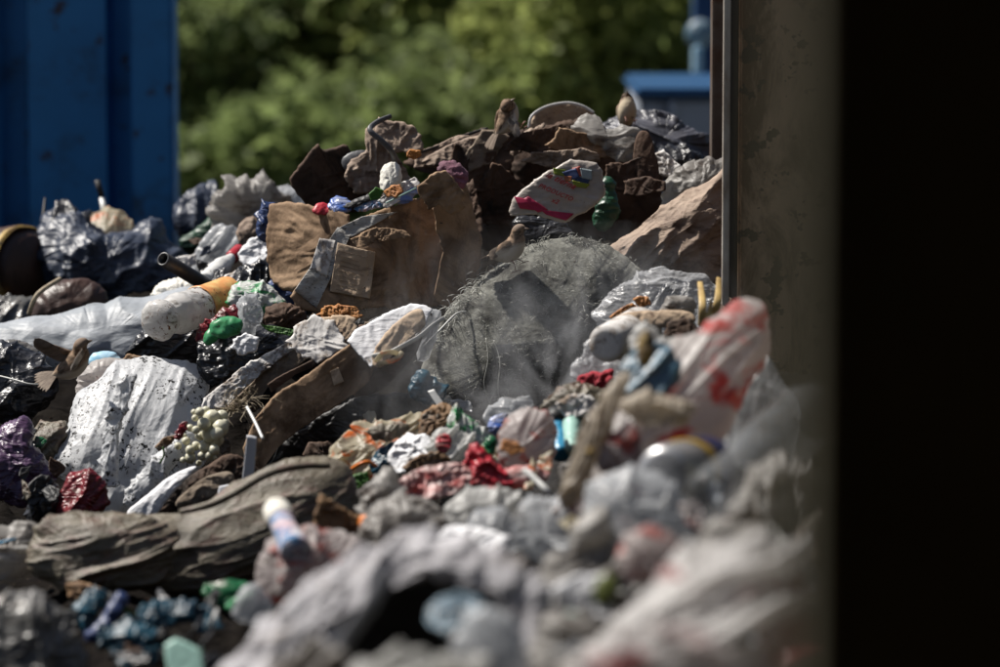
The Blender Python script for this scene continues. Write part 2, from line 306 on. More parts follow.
def blob(name, pts, mat, d=None, off=0., depth=25., prof=2., tilt=.5, tx=0., smooth=2, c=None, n=None, rings=None, cr=3., crs=26., fo=0., fos=40., fst=(1, 1), fang=0.,
         lump=0., lumps=50., rag=1.2, slab=False, parent=None, label=None, cat=None, group=None, back=.8, hol=0., octs=3, seed=None, retfn=False, film=False):
    """closed crumpled body: outline in px at distance d, its own thickness (px), lean and folds"""
    SEED[0] += 1; s = seed or SEED[0] * 7
    p0 = np.array(pts, float)
    if smooth: p0 = chaikin(p0, smooth)
    if c is None: c = (p0.min(0) + p0.max(0)) / 2 * .5 + p0.mean(0) * .5
    c = np.array(c, float)
    if d is None: d = dep(*c) + off
    size = max(np.ptp(p0[:, 0]), np.ptp(p0[:, 1]))
    if n is None: n = int(np.clip(size * 1.9, 48, 380))
    if rings is None: rings = int(np.clip(size * .32, 10, 75))
    b = resample(p0, n) - c; b[:, 1] *= -1
    ang = np.linspace(0, 2 * np.pi, n, endpoint=False)
    if rag:
        q = np.stack([b[:, 0] / 11, b[:, 1] / 11, np.zeros(n)], 1)
        b = b * (1 + ((1.4 * crum(q, s, 2) + .5 + fbm(q, 2, s)) * rag / (np.linalg.norm(b, axis=1) + 8))[:, None])
    rr = np.sin(np.linspace(0, 1, rings + 1)[1:] * np.pi / 2) if not slab else np.linspace(0, 1, rings + 1)[1:] ** .9
    V = [np.zeros((1, 3))]; side = -1
    t = lambda r: depth * (np.clip(1 - r ** prof, 0, 1)) ** .5
    def ring(r, sgn):
        xz = b * r
        return np.stack([xz[:, 0], np.full(n, sgn * t(r) * (1 if sgn < 0 else back)), xz[:, 1]], 1)
    front = [ring(r, -1) for r in rr]
    backr = [ring(r, 1) for r in rr[:-1][::-1]]
    v = np.vstack([[[0, -depth, 0]]] + front + backr + [[[0, depth * back, 0]]])
    nr = len(front) + len(backr)
    idx = 1 + np.arange(nr * n).reshape(nr, n)
    A = idx[:-1]; B = idx[1:]
    f = np.stack([A, np.roll(A, -1, 1), np.roll(B, -1, 1), B], -1).reshape(-1, 4)[:, ::-1]
    i0 = idx[0]; tri0 = np.stack([np.zeros(n, int), np.roll(i0, -1), i0, i0], 1)
    i1 = idx[-1]; L_ = len(v) - 1
    flatv = v.copy()
    if slab: q = np.stack([v[:, 0], np.zeros(len(v)), v[:, 2]], 1)
    else: q = v * np.array([1, .8, 1])
    def field(q):
        h = 0
        if cr: h = h + cr * crum(q / crs, s, octs)
        if fo:
            ca, sa = math.cos(fang), math.sin(fang)
            qq = np.stack([(q[:, 0] * ca + q[:, 2] * sa) * fst[0], q[:, 1], (-q[:, 0] * sa + q[:, 2] * ca) * fst[1]], 1)
            h = h + fo * (crest(qq / fos, s + 3) * 1.7 if film else folds(qq / fos, s + 3))
        if lump: h = h + lump * fbm(q / lumps, 2, s + 9)
        return h
    h = field(q)
    if slab: v = v + np.stack([h * .12, -h, h * .15], 1)
    else:
        nn = vnorm(v, f[:, ::1]);
        nn *= np.sign((nn * (v + 1e-6)).sum(1).mean() or 1)
        nn[0] = (0, -1, 0); nn[-1] = (0, 1, 0)
        v = v + nn * h[:, None]
    if hol: v[:, 1] += hol * np.exp(-((v[:, 0] / (size * .25)) ** 2 + (v[:, 2] / (size * .2)) ** 2)) * (flatv[:, 1] < 0)
    lean = lambda X, Z: tilt * Z + tx * X
    v[:, 1] += lean(v[:, 0], v[:, 2])
    u = K * d
    faces = [tuple(x) for x in f.tolist()] + [(0, int(i0[k]), int(i0[(k + 1) % n])) for k in range(n)] + [(L_, int(i1[(k + 1) % n]), int(i1[k])) for k in range(n)]
    me = bpy.data.meshes.new(name); me.from_pydata((v * u).tolist(), [], faces)
    o = link(name, me, mat, parent, P(c[0], c[1], d))
    tag(o, label, cat, group)
    if retfn:
        def fn(x, y):
            X = np.array(x, float) - c[0]; Z = -(np.array(y, float) - c[1])
            q = np.stack([X, np.zeros(len(X)), Z], 1); h = field(q) if slab else 0
            Y = -depth - h + lean(X, Z)
            return np.stack([X, Y, Z], 1) * u
        return o, fn
    return o
def decal(name, pts, mat, base, fn, parent=None, lift=1.2, nx=24, ny=14, u=K * 9.9, label=None):
    """quad patch (4 px corners) laid on a slab surface, as a thin body standing proud of it"""
    a, b_, c_, d_ = (np.array(p, float) for p in pts)
    U, V = np.meshgrid(np.linspace(0, 1, nx), np.linspace(0, 1, ny))
    U = U.ravel()[:, None]; V = V.ravel()[:, None]
    p = (a * (1 - U) + b_ * U) * (1 - V) + (d_ * (1 - U) + c_ * U) * V
    t = fn(p[:, 0], p[:, 1]); t[:, 1] -= lift * u
    bk = t.copy(); bk[:, 1] += .5 * u
    v = np.vstack([t, bk]); m = nx * ny
    f = []
    for j in range(ny - 1):
        for i in range(nx - 1):
            k = j * nx + i; f += [(k, k + nx, k + nx + 1, k + 1), (m + k, m + k + 1, m + k + nx + 1, m + k + nx)]
    rim = [j for j in range(nx)] + [j * nx + nx - 1 for j in range(1, ny)] + [(ny - 1) * nx + j for j in range(nx - 2, -1, -1)] + [j * nx for j in range(ny - 2, 0, -1)]
    for k in range(len(rim)):
        x, y = rim[k], rim[(k + 1) % len(rim)]; f.append((x, y, m + y, m + x))
    return tag(mesh(name, v, f, mat, parent, base.location if not base.parent else base.parent.location + base.location), label, None)
def tube(name, pts, rad, mat, parent=None, label=None, cat=None, group=None, seg=12, flat=1., cap=True, hollow=0, smooth=3):
    """tube along px points (x, y, d); rad in px, number or list"""
    p = np.array([P(*a) for a in pts]); r = np.array(rad if hasattr(rad, '__len__') else [rad] * len(p), float) * K * np.array([a[2] for a in pts])
    n = max(len(p), (len(p) - 1) * 6 * (1 if smooth else 0) + 1)
    if smooth and len(p) > 2:
        t = np.linspace(0, len(p) - 1, n); pp = []
        for x in t:
            i = min(int(x), len(p) - 2); u = x - i
            a, b, c, d = p[max(i - 1, 0)], p[i], p[i + 1], p[min(i + 2, len(p) - 1)]
            pp.append(.5 * ((2 * b) + (c - a) * u + (2 * a - 5 * b + 4 * c - d) * u * u + (3 * b - a - 3 * c + d) * u ** 3))
        r = np.interp(t, range(len(p)), r); p = np.array(pp)
    o0 = p.mean(0); T = np.gradient(p, axis=0); T /= np.linalg.norm(T, axis=1, keepdims=True)
    V = []; up = np.array([0, 1., 0.1])
    for i in range(len(p)):
        s_ = np.cross(T[i], up); s_ /= np.linalg.norm(s_) + 1e-9; w_ = np.cross(s_, T[i])
        for k in range(seg):
            a = 2 * math.pi * k / seg
            V.append(p[i] - o0 + r[i] * (math.cos(a) * s_ + math.sin(a) * flat * w_))
    f = []
    for i in range(len(p) - 1):
        for k in range(seg): f.append((i * seg + k, i * seg + (k + 1) % seg, (i + 1) * seg + (k + 1) % seg, (i + 1) * seg + k))
    L_ = len(p)
    if hollow:
        base = len(V)
        for e in (0, L_ - 1):
            inn = 1 if e == 0 else -1
            for q, (rr, sh) in enumerate(((hollow, 0), (hollow, 3))):
                for k in range(seg):
                    a = 2 * math.pi * k / seg; s_ = np.cross(T[e], up); s_ /= np.linalg.norm(s_); w_ = np.cross(s_, T[e])
                    V.append(p[e] - o0 + T[e] * inn * sh * r[e] + r[e] * rr * (math.cos(a) * s_ + math.sin(a) * flat * w_))
        for e, b0 in ((0, base), (L_ - 1, base + 2 * seg)):
            for k in range(seg):
                k2 = (k + 1) % seg
                q1 = (e * seg + k, b0 + k, b0 + k2, e * seg + k2); q2 = (b0 + k, b0 + seg + k, b0 + seg + k2, b0 + k2)
                f += [q1, q2] if e == 0 else [q1[::-1], q2[::-1]]
            f.append(tuple(b0 + seg + k for k in range(seg)))
    elif cap:
        f.append(tuple(range(seg))[::-1]); f.append(tuple((L_ - 1) * seg + k for k in range(seg)))
    return tag(mesh(name, V, f, mat, parent, o0), label, cat, group)
def lathe(name, a, b, prof, mat, parent=None, label=None, cat=None, group=None, seg=40, dent=0., dents=20., open_end=False, seed=None):
    """turned body between px points a and b (x, y, d); prof = [(t, radius px)]"""
    SEED[0] += 1; s = seed or SEED[0] * 5
    A, B = P(*a), P(*b); ax = B - A; T = ax / np.linalg.norm(ax)
    s_ = np.cross(T, [0, 1, .13]); s_ /= np.linalg.norm(s_); w_ = np.cross(s_, T); u = K * a[2]
    t = np.array([q[0] for q in prof]); r = np.array([q[1] for q in prof])
    if dent:
        tt = np.unique(np.r_[t, np.linspace(t[0], t[-1], 50)]); r = np.interp(tt, t, r); t = tt
    V = []
    th = np.linspace(0, 2 * np.pi, seg, endpoint=False)
    V = (ax[None, None] * t[:, None, None] + u * r[:, None, None] * (np.cos(th)[None, :, None] * s_ + np.sin(th)[None, :, None] * w_)).reshape(-1, 3)
    if dent:
        q = V / u; h = crum(q / dents, s, 2)
        rad = (V - ax * (t.repeat(seg))[:, None]); V = V + rad / (np.linalg.norm(rad, axis=1, keepdims=True) + 1e-9) * (h * dent * u)[:, None]
    f = []
    for i in range(len(t) - 1):
        for k in range(seg): f.append((i * seg + k, (i + 1) * seg + k, (i + 1) * seg + (k + 1) % seg, i * seg + (k + 1) % seg))
    if not open_end: f.append(tuple(range(seg))); f.append(tuple((len(t) - 1) * seg + k for k in range(seg))[::-1])
    return tag(mesh(name, V, f, mat, parent, A), label, cat, group)
def boxm(name, x0, x1, y0, y1, z0, z1, mat, parent=None, bev=.004, label=None, cat=None, kind=None, sub=0):
    import bmesh
    bm = bmesh.new(); bmesh.ops.create_cube(bm, size=1)
    c = Vector(((x0 + x1) / 2, (y0 + y1) / 2, (z0 + z1) / 2))
    for v in bm.verts: v.co = Vector((v.co.x * (x1 - x0), v.co.y * (y1 - y0), v.co.z * (z1 - z0)))
    if bev: bmesh.ops.bevel(bm, geom=bm.edges[:], offset=bev, segments=2, affect='EDGES')
    me = bpy.data.meshes.new(name); bm.to_mesh(me); bm.free()
    return tag(link(name, me, mat, parent, c, False), label, cat, None, kind)
def board(name, pts, d, th, mat, parent=None, **kw):
    return blob(name, pts, mat, d=d, depth=th, prof=30, slab=True, smooth=0, parent=parent, **kw)

# ------------------------------------------------------------------ the setting
tag(mesh('ground', [(-150, -30, 0), (150, -30, 0), (150, 400, 0), (-150, 400, 0)], [(0, 1, 2, 3)], F['road']), None, None, kind='structure')
def mound():
    xs = np.linspace(-500, 1400, 330); ds = np.concatenate([np.linspace(3.2, 13.2, 420), np.linspace(13.4, 18, 20)])
    cols = []
    for c in range(4):
        t = sorted([(b, a) for a, b in DT[c]])
        D = np.array([q[0] for q in t]); Y = np.array([q[1] for q in t])
        Z = np.array([P(0, y, d)[2] for d, y in t])
        z = np.interp(ds, D, Z); e = ds > D[-1]
        z[e] = np.maximum(Z[-1] * (1 - (ds[e] - D[-1]) / 3.2), -.05)
        cols.append(z)
    cols = np.array(cols)
    V = []
    for i, d in enumerate(ds):
        z = np.interp(xs, DX, cols[:, i])
        V.append(np.stack([(xs - 500) * K * d, np.full(len(xs), d * math.cos(PITCH)), z], 1))
    V = np.array(V).reshape(-1, 3)
    h = .10 * fbm(V * 2.2, 2, 3) + .05 * crum(V * 5, 4, 3) + .016 * crum(V * 22, 5, 2)
    for (x, y, rx, ry, a) in ((545, 215, .5, .5, .42), (400, 440, .3, .35, .18), (80, 410, .25, .4, .15), (120, 285, .5, .5, .18), (60, 345, .3, .3, .12)):
        q = P(x, y, dep(x, y)); h -= a * np.exp(-((V[:, 0] - q[0]) / rx) ** 2 - ((V[:, 1] - q[1]) / ry) ** 2)
    V[:, 2] += h - .19; V[:, 2] = np.where(V[:, 1] > 16.5, np.minimum(V[:, 2], -.03), V[:, 2])
    nx = len(xs); ny = len(ds); idx = np.arange(nx * ny).reshape(ny, nx)
    f = np.stack([idx[:-1, :-1], idx[:-1, 1:], idx[1:, 1:], idx[1:, :-1]], -1).reshape(-1, 4)
    tag(mesh('terrain_of_waste', V, f, F['soil']), None, None, kind='structure')
mound()

# blue container
g = 14.5; u = K * g; X = lambda px, d=g: (px - 500) * K * d
t = thing('shipping_container', 'tall blue corrugated steel container standing behind the left end of the heap', 'container', (X(100), g + .1, 0))
boxm('corner_post', X(134), X(176), g - .12, g + .12, 0, 2.75, F['bcont'], t, .012)
boxm('side_rail', X(-420), X(133.6), g - .06, g + .02, 0.0, .16, F['bcont'], t)
boxm('top_rail', X(-420), X(133.6), g - .06, g + .02, 2.6, 2.75, F['bcont'], t)
# corrugated sheet as one folded profile
prof = []
x = 133.5
for k in range(6):
    prof += [(x, .09), (x - 22, .09), (x - 27, .0), (x - 104, .0), (x - 109, .09)]; x -= 109
V = []; 
for (px, dy) in prof: V += [(X(px), g + dy, .16), (X(px), g + dy, 2.6)]
for (px, dy) in prof: V += [(X(px), g + dy + .012, .16), (X(px), g + dy + .012, 2.6)]
n = len(prof); f = [(2 * k, 2 * k + 1, 2 * k + 3, 2 * k + 2) for k in range(n - 1)] + [(2 * n + 2 * k, 2 * n + 2 * k + 2, 2 * n + 2 * k + 3, 2 * n + 2 * k + 1) for k in range(n - 1)]
mesh('corrugated_wall', np.array(V) - np.array(t.location), f, F['bcont'], t, t.location, False)
def prism(name, foot, z0, z1, mat, parent):
    n = len(foot); v = [(x, y, z0) for x, y in foot] + [(x, y, z1) for x, y in foot]
    o0 = np.array(parent.location); f = [tuple(range(n))[::-1], tuple(range(n, 2 * n))] + [(k, (k + 1) % n, n + (k + 1) % n, n + k) for k in range(n)]
    return mesh(name, np.array(v) - o0, f, mat, parent, o0, False)
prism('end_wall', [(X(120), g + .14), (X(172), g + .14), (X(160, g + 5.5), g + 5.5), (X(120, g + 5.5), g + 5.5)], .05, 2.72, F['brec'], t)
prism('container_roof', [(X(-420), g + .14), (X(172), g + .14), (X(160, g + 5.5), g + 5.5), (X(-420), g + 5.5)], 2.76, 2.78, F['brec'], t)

# right: concrete wall with steel edge, rusty frame behind, near door
g = 9.45; X9 = lambda px: (px - 500) * K * g
t = thing('wall', 'stained brown concrete wall rising at the right of the heap', 'wall', (X9(800), g, 0))
boxm('concrete_face', X9(739), 2.6, g, g + .22, -.05, 4.0, F['conc'], t, .006)
boxm('steel_edge_strip', X9(722), X9(729), g - .05, g - .02, -.05, 4.0, F['edge'], t, .002)
boxm('dark_joint', X9(729.5), X9(738.5), g + .02, g + .2, -.05, 4.0, F['dark'], t, .002)
g2 = 10.6; X2 = lambda px: (px - 500) * K * g2
tag(boxm('door_frame', X2(712), X2(735), g2, g2 + .12, -.05, 4.2, F['steel'], bev=.004), 'narrow rusty brown upright frame just behind the edge of the concrete wall', 'frame')
g3 = 1.75
t = thing('door', 'near black steel door filling the right edge of the view', 'door', (.8, g3, 0))
boxm('door_leaf', 306 * K * g3, 1.7, g3, g3 + .05, 0.02, 3.4, F['panel'], t, .003)
boxm('edge_lip', 306 * K * g3 - .008, 306 * K * g3 - .0005, g3 - .01, g3 + .055, 0.02, 3.4, F['panel'], t, .002)
# unseen shed shell around the viewer, added to cut the sky light
tag(boxm('sky_block_roof', -6, 3.4, -8, 2.2, 4.2, 4.4, F['panel'], bev=0), 'unseen dark roof added above the viewer to cut sky light', 'roof', kind='structure')
tag(boxm('shed_floor', -6, 3.4, -8, 3.0, .004, .03, F['conc'], bev=0), None, None, kind='structure')
tag(boxm('shed_back_wall', -6, 3.4, -8.2, -8, 0, 4.2, F['panel'], bev=0), 'unseen dark back wall added behind the viewer to cut sky light', 'wall', kind='structure')
tag(boxm('shed_side_wall', 3.4, 3.6, -8, 9.4, 0, 4.2, F['panel'], bev=0), 'unseen dark right wall added to cut sky light', 'wall', kind='structure')
tag(boxm('shed_far_side_wall', -6.2, -6, -8, 3.0, 0, 4.2, F['panel'], bev=0), 'unseen dark left wall added to cut sky light', 'wall', kind='structure')

# grey skip with blue rim and dark post behind
g = 17.0; Xa = lambda px: (px - 500) * K * g; Zy = lambda y, d: P(500, y, d)[2]
t = thing('skip', 'grey waste skip with a bright blue rim beyond the crest of the heap', 'skip', (Xa(700), g, 0))
zt = Zy(88, g); zr = Zy(98, g)
boxm('skip_wall', Xa(640), Xa(900), g, g + 1.6, 0, zr - .002, F['bskip'], t, .02)
boxm('rim', Xa(634), Xa(905), g - .05, g + 1.65, zr, zt, F['brim'], t, .02)
for q in range(4): boxm('rib', Xa(668 + q * 56), Xa(676 + q * 56), g - .045, g - .003, 0, zr - .01, F['bskip'], t, .005)
g = 20.0; Xa = lambda px: (px - 500) * K * g
t = thing('steel_mast', 'dark blue steel mast with a pale round cover behind the skip', 'mast', (Xa(709), g, 0))
boxm('post', Xa(694), Xa(724), g, g + .3, 0, 4.5, F['brec'], t, .01)
lathe('pale_cover', (700, 34, g - .02), (700, 34, g - .12), [(0, 13), (.6, 15), (1, 11)], F['bgrey'], t)  # plain pale round disc fixed to the mast
boxm('bracket', Xa(692), Xa(700), g - .2, g - .001, Zy(72, g), Zy(45, g), F['lblue'], t, .01)

# trees and bushes
rng = np.random.default_rng(5)
def leafmat(name, c, c2, tr):
    return M(name, c, c2, .55, spec=.3, var=2.2, bump=0, trans=tr)
LM = [leafmat('leaf_green', (.21, .26, .09), (.15, .20, .075), .6), leafmat('leaf_yellow_green', (.31, .34, .11), (.22, .27, .09), .6), leafmat('leaf_dark', (.19, .23, .09), (.14, .18, .07), .6), leafmat('leaf_olive', (.20, .22, .08), (.13, .155, .055), .5)]
def bush(x, y, d, rx, ry, n, lm, name, label, ls=.075, trunk=True):
    """crown centre at px x, y; radii in m"""
    c = P(x, y, d); t = thing(name, label, 'tree' if name.endswith('tree') else 'bush', (c[0], c[1], 0), 'trees and bushes behind the heap')
    k = 26
    cl = rng.normal(size=(k, 3)); cl /= np.linalg.norm(cl, axis=1, keepdims=True); cl *= (rng.random((k, 1)) ** .5) * np.array([rx, rx * .7, ry])
    cr = (.22 + .22 * rng.random(k)) * rx
    w_ = rng.integers(0, k, n); q = rng.normal(size=(n, 3)); q /= np.linalg.norm(q, axis=1, keepdims=True)
    q = cl[w_] + q * (rng.random((n, 1)) ** .45) * cr[w_][:, None]
    q[:, 2] += c[2]; q[:, 2] = np.maximum(q[:, 2], .03)
    a = rng.normal(size=(n, 3)); a[:, 2] *= .6; a /= np.linalg.norm(a, axis=1, keepdims=True)
    b = np.cross(a, rng.normal(size=(n, 3))); b /= np.linalg.norm(b, axis=1, keepdims=True)
    s = ls * (.6 + .8 * rng.random((n, 1))); q3 = q
    V = np.stack([q3 - a * s, q3 + b * s * .42, q3 + a * s, q3 - b * s * .42], 1).reshape(-1, 3)
    f = np.arange(4 * n).reshape(n, 4)
    mesh('crown', V, f, lm, t, t.location)
    v = []; ff = []
    for q in range(5):
        tip = cl[rng.integers(0, k)] * .8 + [0, 0, c[2]]; base = np.array([.12 * math.cos(q * 1.3), .12 * math.sin(q * 1.3), 0]); o = len(v)
        for s_ in range(7):
            p = base + (tip - base) * s_ / 6 + np.array([0, 0, .25 * math.sin(s_ / 6 * 3.1)]); r_ = .07 * (1 - s_ / 7.5) * rx / 1.4
            for w2 in range(6): v.append(p + r_ * np.array([math.cos(w2 * 1.047), math.sin(w2 * 1.047), 0]))
        for s_ in range(6):
            for w2 in range(6): ff.append((o + s_ * 6 + w2, o + s_ * 6 + (w2 + 1) % 6, o + (s_ + 1) * 6 + (w2 + 1) % 6, o + (s_ + 1) * 6 + w2))
    mesh('trunk', v, ff, F['trunk'], t, t.location)
    return t
bush(205, 150, 25, 1.0, .9, 5200, LM[2], 'leafy_bush', 'low dark green bush right beside the blue container')
bush(300, 170, 24, 1.1, .55, 4200, LM[0], 'leafy_bush', 'low green bush behind the pointed brown cardboard flap')
bush(455, 175, 24.5, 1.2, .7, 4500, LM[2], 'leafy_bush', 'low dark bush behind the middle of the crest')
bush(240, 60, 27, 1.3, 1.2, 8500, LM[0], 'broadleaf_tree', 'green leafy tree next to the container, left of the brightest foliage')
bush(215, -60, 26, 1.2, 1.0, 5500, LM[3], 'broadleaf_tree', 'olive green tree cut by the top edge beside the container')
bush(345, 30, 29, 1.5, 1.3, 8500, LM[2], 'broadleaf_tree', 'dark leafy tree forming the shaded gap left of the middle')
bush(345, 125, 27, 1.1, .8, 5200, LM[0], 'leafy_bush', 'green bush under the dark leafy tree')
bush(450, 45, 26, 1.25, 1.15, 9500, LM[1], 'broadleaf_tree', 'bright yellow green tree in the middle of the foliage')
bush(400, -50, 27, 1.3, .9, 5500, LM[1], 'broadleaf_tree', 'yellow green tree cut by the top edge above the torn cardboard')
bush(545, 85, 28, 1.3, 1.2, 8000, LM[0], 'broadleaf_tree', 'green tree behind the crest where the hunched sparrow sits')
bush(560, -10, 27, 1.3, 1.1, 7000, LM[3], 'broadleaf_tree', 'olive green tree cut by the top edge right of the middle')
bush(650, 20, 24, 1.0, .9, 7000, LM[1], 'broadleaf_tree', 'pale yellow green tree above the blue rim of the skip')
bush(640, 60, 31, 1.5, 1.6, 7500, LM[2], 'broadleaf_tree', 'dark tree behind the skip and the mast')
bush(610, 135, 25, .9, .9, 4200, LM[0], 'leafy_bush', 'green bush between the crest and the left end of the skip')
# far wood as one mass
n = 60000
V0 = np.stack([rng.uniform(-9, 8, n), rng.uniform(33, 36, n), rng.random(n) ** .8 * 8], 1); V0[:, 1] += .9 * fbm(V0 * .6, 2, 3); a = rng.normal(size=(n, 3)); a /= np.linalg.norm(a, axis=1, keepdims=True)
b = np.cross(a, rng.normal(size=(n, 3))); b /= np.linalg.norm(b, axis=1, keepdims=True); s = .13
V = np.stack([V0 - a * s, V0 + b * s * .5, V0 + a * s, V0 - b * s * .5], 1).reshape(-1, 3)
tag(mesh('distant_woodland', V, np.arange(4 * n).reshape(n, 4), LM[0]), 'dense dark green woodland far behind the trees', 'woodland', kind='stuff')
V0 = np.array([(-14, 36.5, -.1), (14, 36.5, -.1), (14, 39, 12), (-14, 39, 12)])
tag(mesh('hill', V0, [(0, 1, 2, 3)], LM[2]), None, None, kind='structure')

# ------------------------------------------------------------------ rear left of the heap
B = blob
FILM = {'beige', 'bgrey', 'white', 'speck', 'grime', 'cream', 'redp', 'mar', 'pink', 'redfilm', 'darkred', 'purple', 'black', 'navy', 'stripe', 'teal', 'blue', 'dblue', 'green', 'dgreen', 'greenp', 'greyg', 'clear', 'hazy', 'paper', 'paperc', 'kraft', 'lblue', 'red'}
def bag(name, pts, mat, label, cat='plastic bag', **kw):
    kw['tilt'] = kw.get('tilt', .5) * .62
    SH = {'paper', 'paperc', 'cardd', 'card', 'cardp', 'cardg', 'leafb', 'leafg', 'peel'}
    if mat in FILM and not (mat in SH):
        kw['film'] = True; kw.setdefault('smooth', 1)
        if not kw.get('slab'):
            c_ = kw.get('cr', 3); big = 'fo' in kw
            kw['cr'] = c_ * (.4 if big else .3); kw['crs'] = kw.get('crs', 26) * 1.5; kw['octs'] = 3; kw['lump'] = max(kw.get('lump', 0), c_ * .6); kw.setdefault('lumps', kw['crs'])
            if big: kw['fo'] *= 1.15
            else: kw['fo'] = c_ * .85; kw['fos'] = kw['crs'] * 1.2; kw['fst'] = (.4, 1.7); kw['fang'] = (len(label or name) * .77) % 3.14
        kw.setdefault('rag', 1.6)
    elif mat in SH and not kw.get('slab') and name not in ('dirt_clump', 'curled_sheet') and kw.get('depth', 20) < 11:
        kw['slab'] = True; kw['prof'] = 16; kw['depth'] = kw['depth'] * .4; kw['cr'] = kw.get('cr', 3) * 1.3; kw['smooth'] = 0; kw.setdefault('rag', 3); kw['octs'] = 3; kw['tx'] = kw.get('tx', ((len(label or name) * .37) % 1.2) - .6)
    return blob(name, pts, F[mat], label=label, cat=cat, **kw)
t = thing('barrel', 'brown barrel with an ochre rim lying at the far left edge of the heap', 'barrel', P(-20, 270, 11.6))
lathe('barrel_body', (-70, 285, 11.9), (34, 268, 11.5), [(0, 5), (.001, 40), (.3, 44), (.9, 43), (.94, 40), (1, 30)], F['brown'], t, dent=3)
lathe('rim', (22, 270, 11.53), (29, 269, 11.51), [(0, 42), (.1, 44.5), (.8, 44.5), (1, 42)], F['ochre'], t, dent=1.5, open_end=True)
bag('plastic_bag', [(-30, 300), (0, 292), (40, 300), (60, 330), (30, 350), (-30, 350)], 'greyg', 'dark glossy bag crushed under the brown barrel', d=11.2, depth=20, cr=6)
bag('plastic_bag', [(40, 225), (62, 208), (84, 226), (110, 240), (150, 226), (176, 244), (196, 262), (190, 292), (150, 302), (95, 300), (48, 292), (34, 262)], 'navy', 'big slate blue black bag heaped in front of the blue container', d=11.6, depth=46, cr=10, crs=34, fo=5, fos=60, tilt=.7)
bag('plastic_bag', [(44, 215), (66, 207), (88, 222), (92, 246), (74, 262), (46, 256)], 'black', 'small shiny black bag beside the barrel rim', d=11.6, depth=20, cr=7, crs=16)
bag('plastic_bag', [(84, 226), (98, 212), (122, 214), (140, 230), (132, 244), (104, 246), (86, 240)], 'cream', 'pale bag with a yellow rim on top of the slate blue bag', d=11.75, depth=16, cr=4, crs=20, tilt=.8)
tube('stick', [(40, 238, 11.7), (43, 218, 11.7), (45, 198, 11.75)], [2.2, 1.8, 1], F['dark'], label='short dark stick upright beside the barrel', cat='stick')
t = thing('umbrella_handle', 'dark rod with a pale lower grip standing in the rear bags', 'rod', P(103, 200, 11.9))
tube('rod', [(97, 180, 11.9), (102, 197, 11.9)], 3, F['dark'], t); tube('grip', [(102, 198, 11.9), (106, 222, 11.88)], 3, F['wplast'], t)
bag('rounded_cushion', [(30, 318), (36, 296), (58, 280), (92, 280), (112, 296), (100, 316), (60, 326)], 'brown', 'dark rounded cushion with a tan seam under the slate bags', 'cushion', d=10.9, depth=20, cr=1.5, fo=1)
tube('tan_strap', [(29, 314, 10.75), (38, 294, 10.72), (60, 279, 10.8)], 2.4, F['straw'], label='tan strap curving along the dark rounded cushion', cat='strap')
bag('plastic_sheet', [(-30, 326), (10, 320), (60, 316), (110, 304), (150, 302), (200, 290), (236, 296), (240, 330), (212, 372), (150, 370), (80, 372), (0, 376), (-40, 380)], 'grey', 'large matt grey plastic sheet draped over the left of the heap', 'plastic sheet', d=10.55, depth=34, cr=1.5, crs=60, fo=2.6, fos=90, rag=1, lump=7, lumps=60, tilt=.75)
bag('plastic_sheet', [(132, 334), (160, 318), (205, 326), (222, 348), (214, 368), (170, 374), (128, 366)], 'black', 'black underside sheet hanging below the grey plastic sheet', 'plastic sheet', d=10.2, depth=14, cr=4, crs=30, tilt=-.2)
bag('foam_block', [(150, 296), (160, 284), (184, 278), (210, 278), (214, 292), (190, 300), (162, 302)], 'foam', 'dirty white foam chunk lodged behind the black pipe', 'foam', d=10.65, depth=14, cr=4, crs=14)
tube('pipe', [(163, 259, 10.15), (226, 297, 10.4)], 7.4, F['pipe'], label='hollow black pipe pointing out of the heap at the left', cat='pipe', hollow=.72, seg=28, smooth=0)
bag('plastic_bag', [(176, 216), (188, 198), (206, 190), (228, 194), (236, 214), (222, 232), (196, 238), (178, 230)], 'navy', 'small slate bag right beside the container foot', d=11.9, depth=22, cr=7, crs=22)
bag('plastic_sheet', [(176, 238), (196, 226), (214, 214), (228, 222), (222, 240), (204, 250), (182, 248)], 'dgreen', 'dark green sheet wedged under the small slate bag', 'plastic sheet', d=11.6, depth=10, cr=4, crs=20)
bag('plastic_bag', [(216, 222), (220, 192), (236, 178), (262, 177), (278, 190), (290, 214), (282, 240), (258, 246), (238, 240), (220, 238)], 'grime', 'upright whitish bag with dark hollows left of the carton', d=11.3, depth=26, cr=10, crs=24, tilt=.4, hol=8)
bag('plastic_bag', [(258, 208), (272, 190), (292, 184), (308, 200), (318, 222), (300, 236), (268, 232)], 'hazy', 'milky translucent bag behind the left corner of the carton', d=11.5, depth=20, cr=7, crs=26)
bag('plastic_bag', [(192, 262), (204, 242), (218, 226), (234, 226), (240, 244), (226, 258), (208, 272), (196, 276)], 'hazy', 'crumpled milky film below the dark green sheet', d=11.1, depth=14, cr=6, crs=20)
bag('cardboard_scrap', [(236, 228), (250, 216), (262, 222), (266, 240), (252, 250), (238, 244)], 'kraft', 'small brown scrap tucked under the upright whitish bag', 'cardboard', d=11.0, depth=7, cr=4, crs=18, slab=True)
t = thing('plastic_bottle', 'slim white bottle with a red cap leaning left of the carton', 'bottle', P(220, 265, 10.7))
lathe('bottle_body', (205, 282, 10.6), (232, 257, 10.75), [(0, 4), (.03, 9), (.6, 10), (.85, 6), (1, 5)], F['wplast'], t, dent=1.2)
lathe('cap', (231, 258, 10.745), (240, 249.5, 10.8), [(0, 6), (.1, 6.6), (.9, 6.6), (1, 5.5)], F['red'], t)
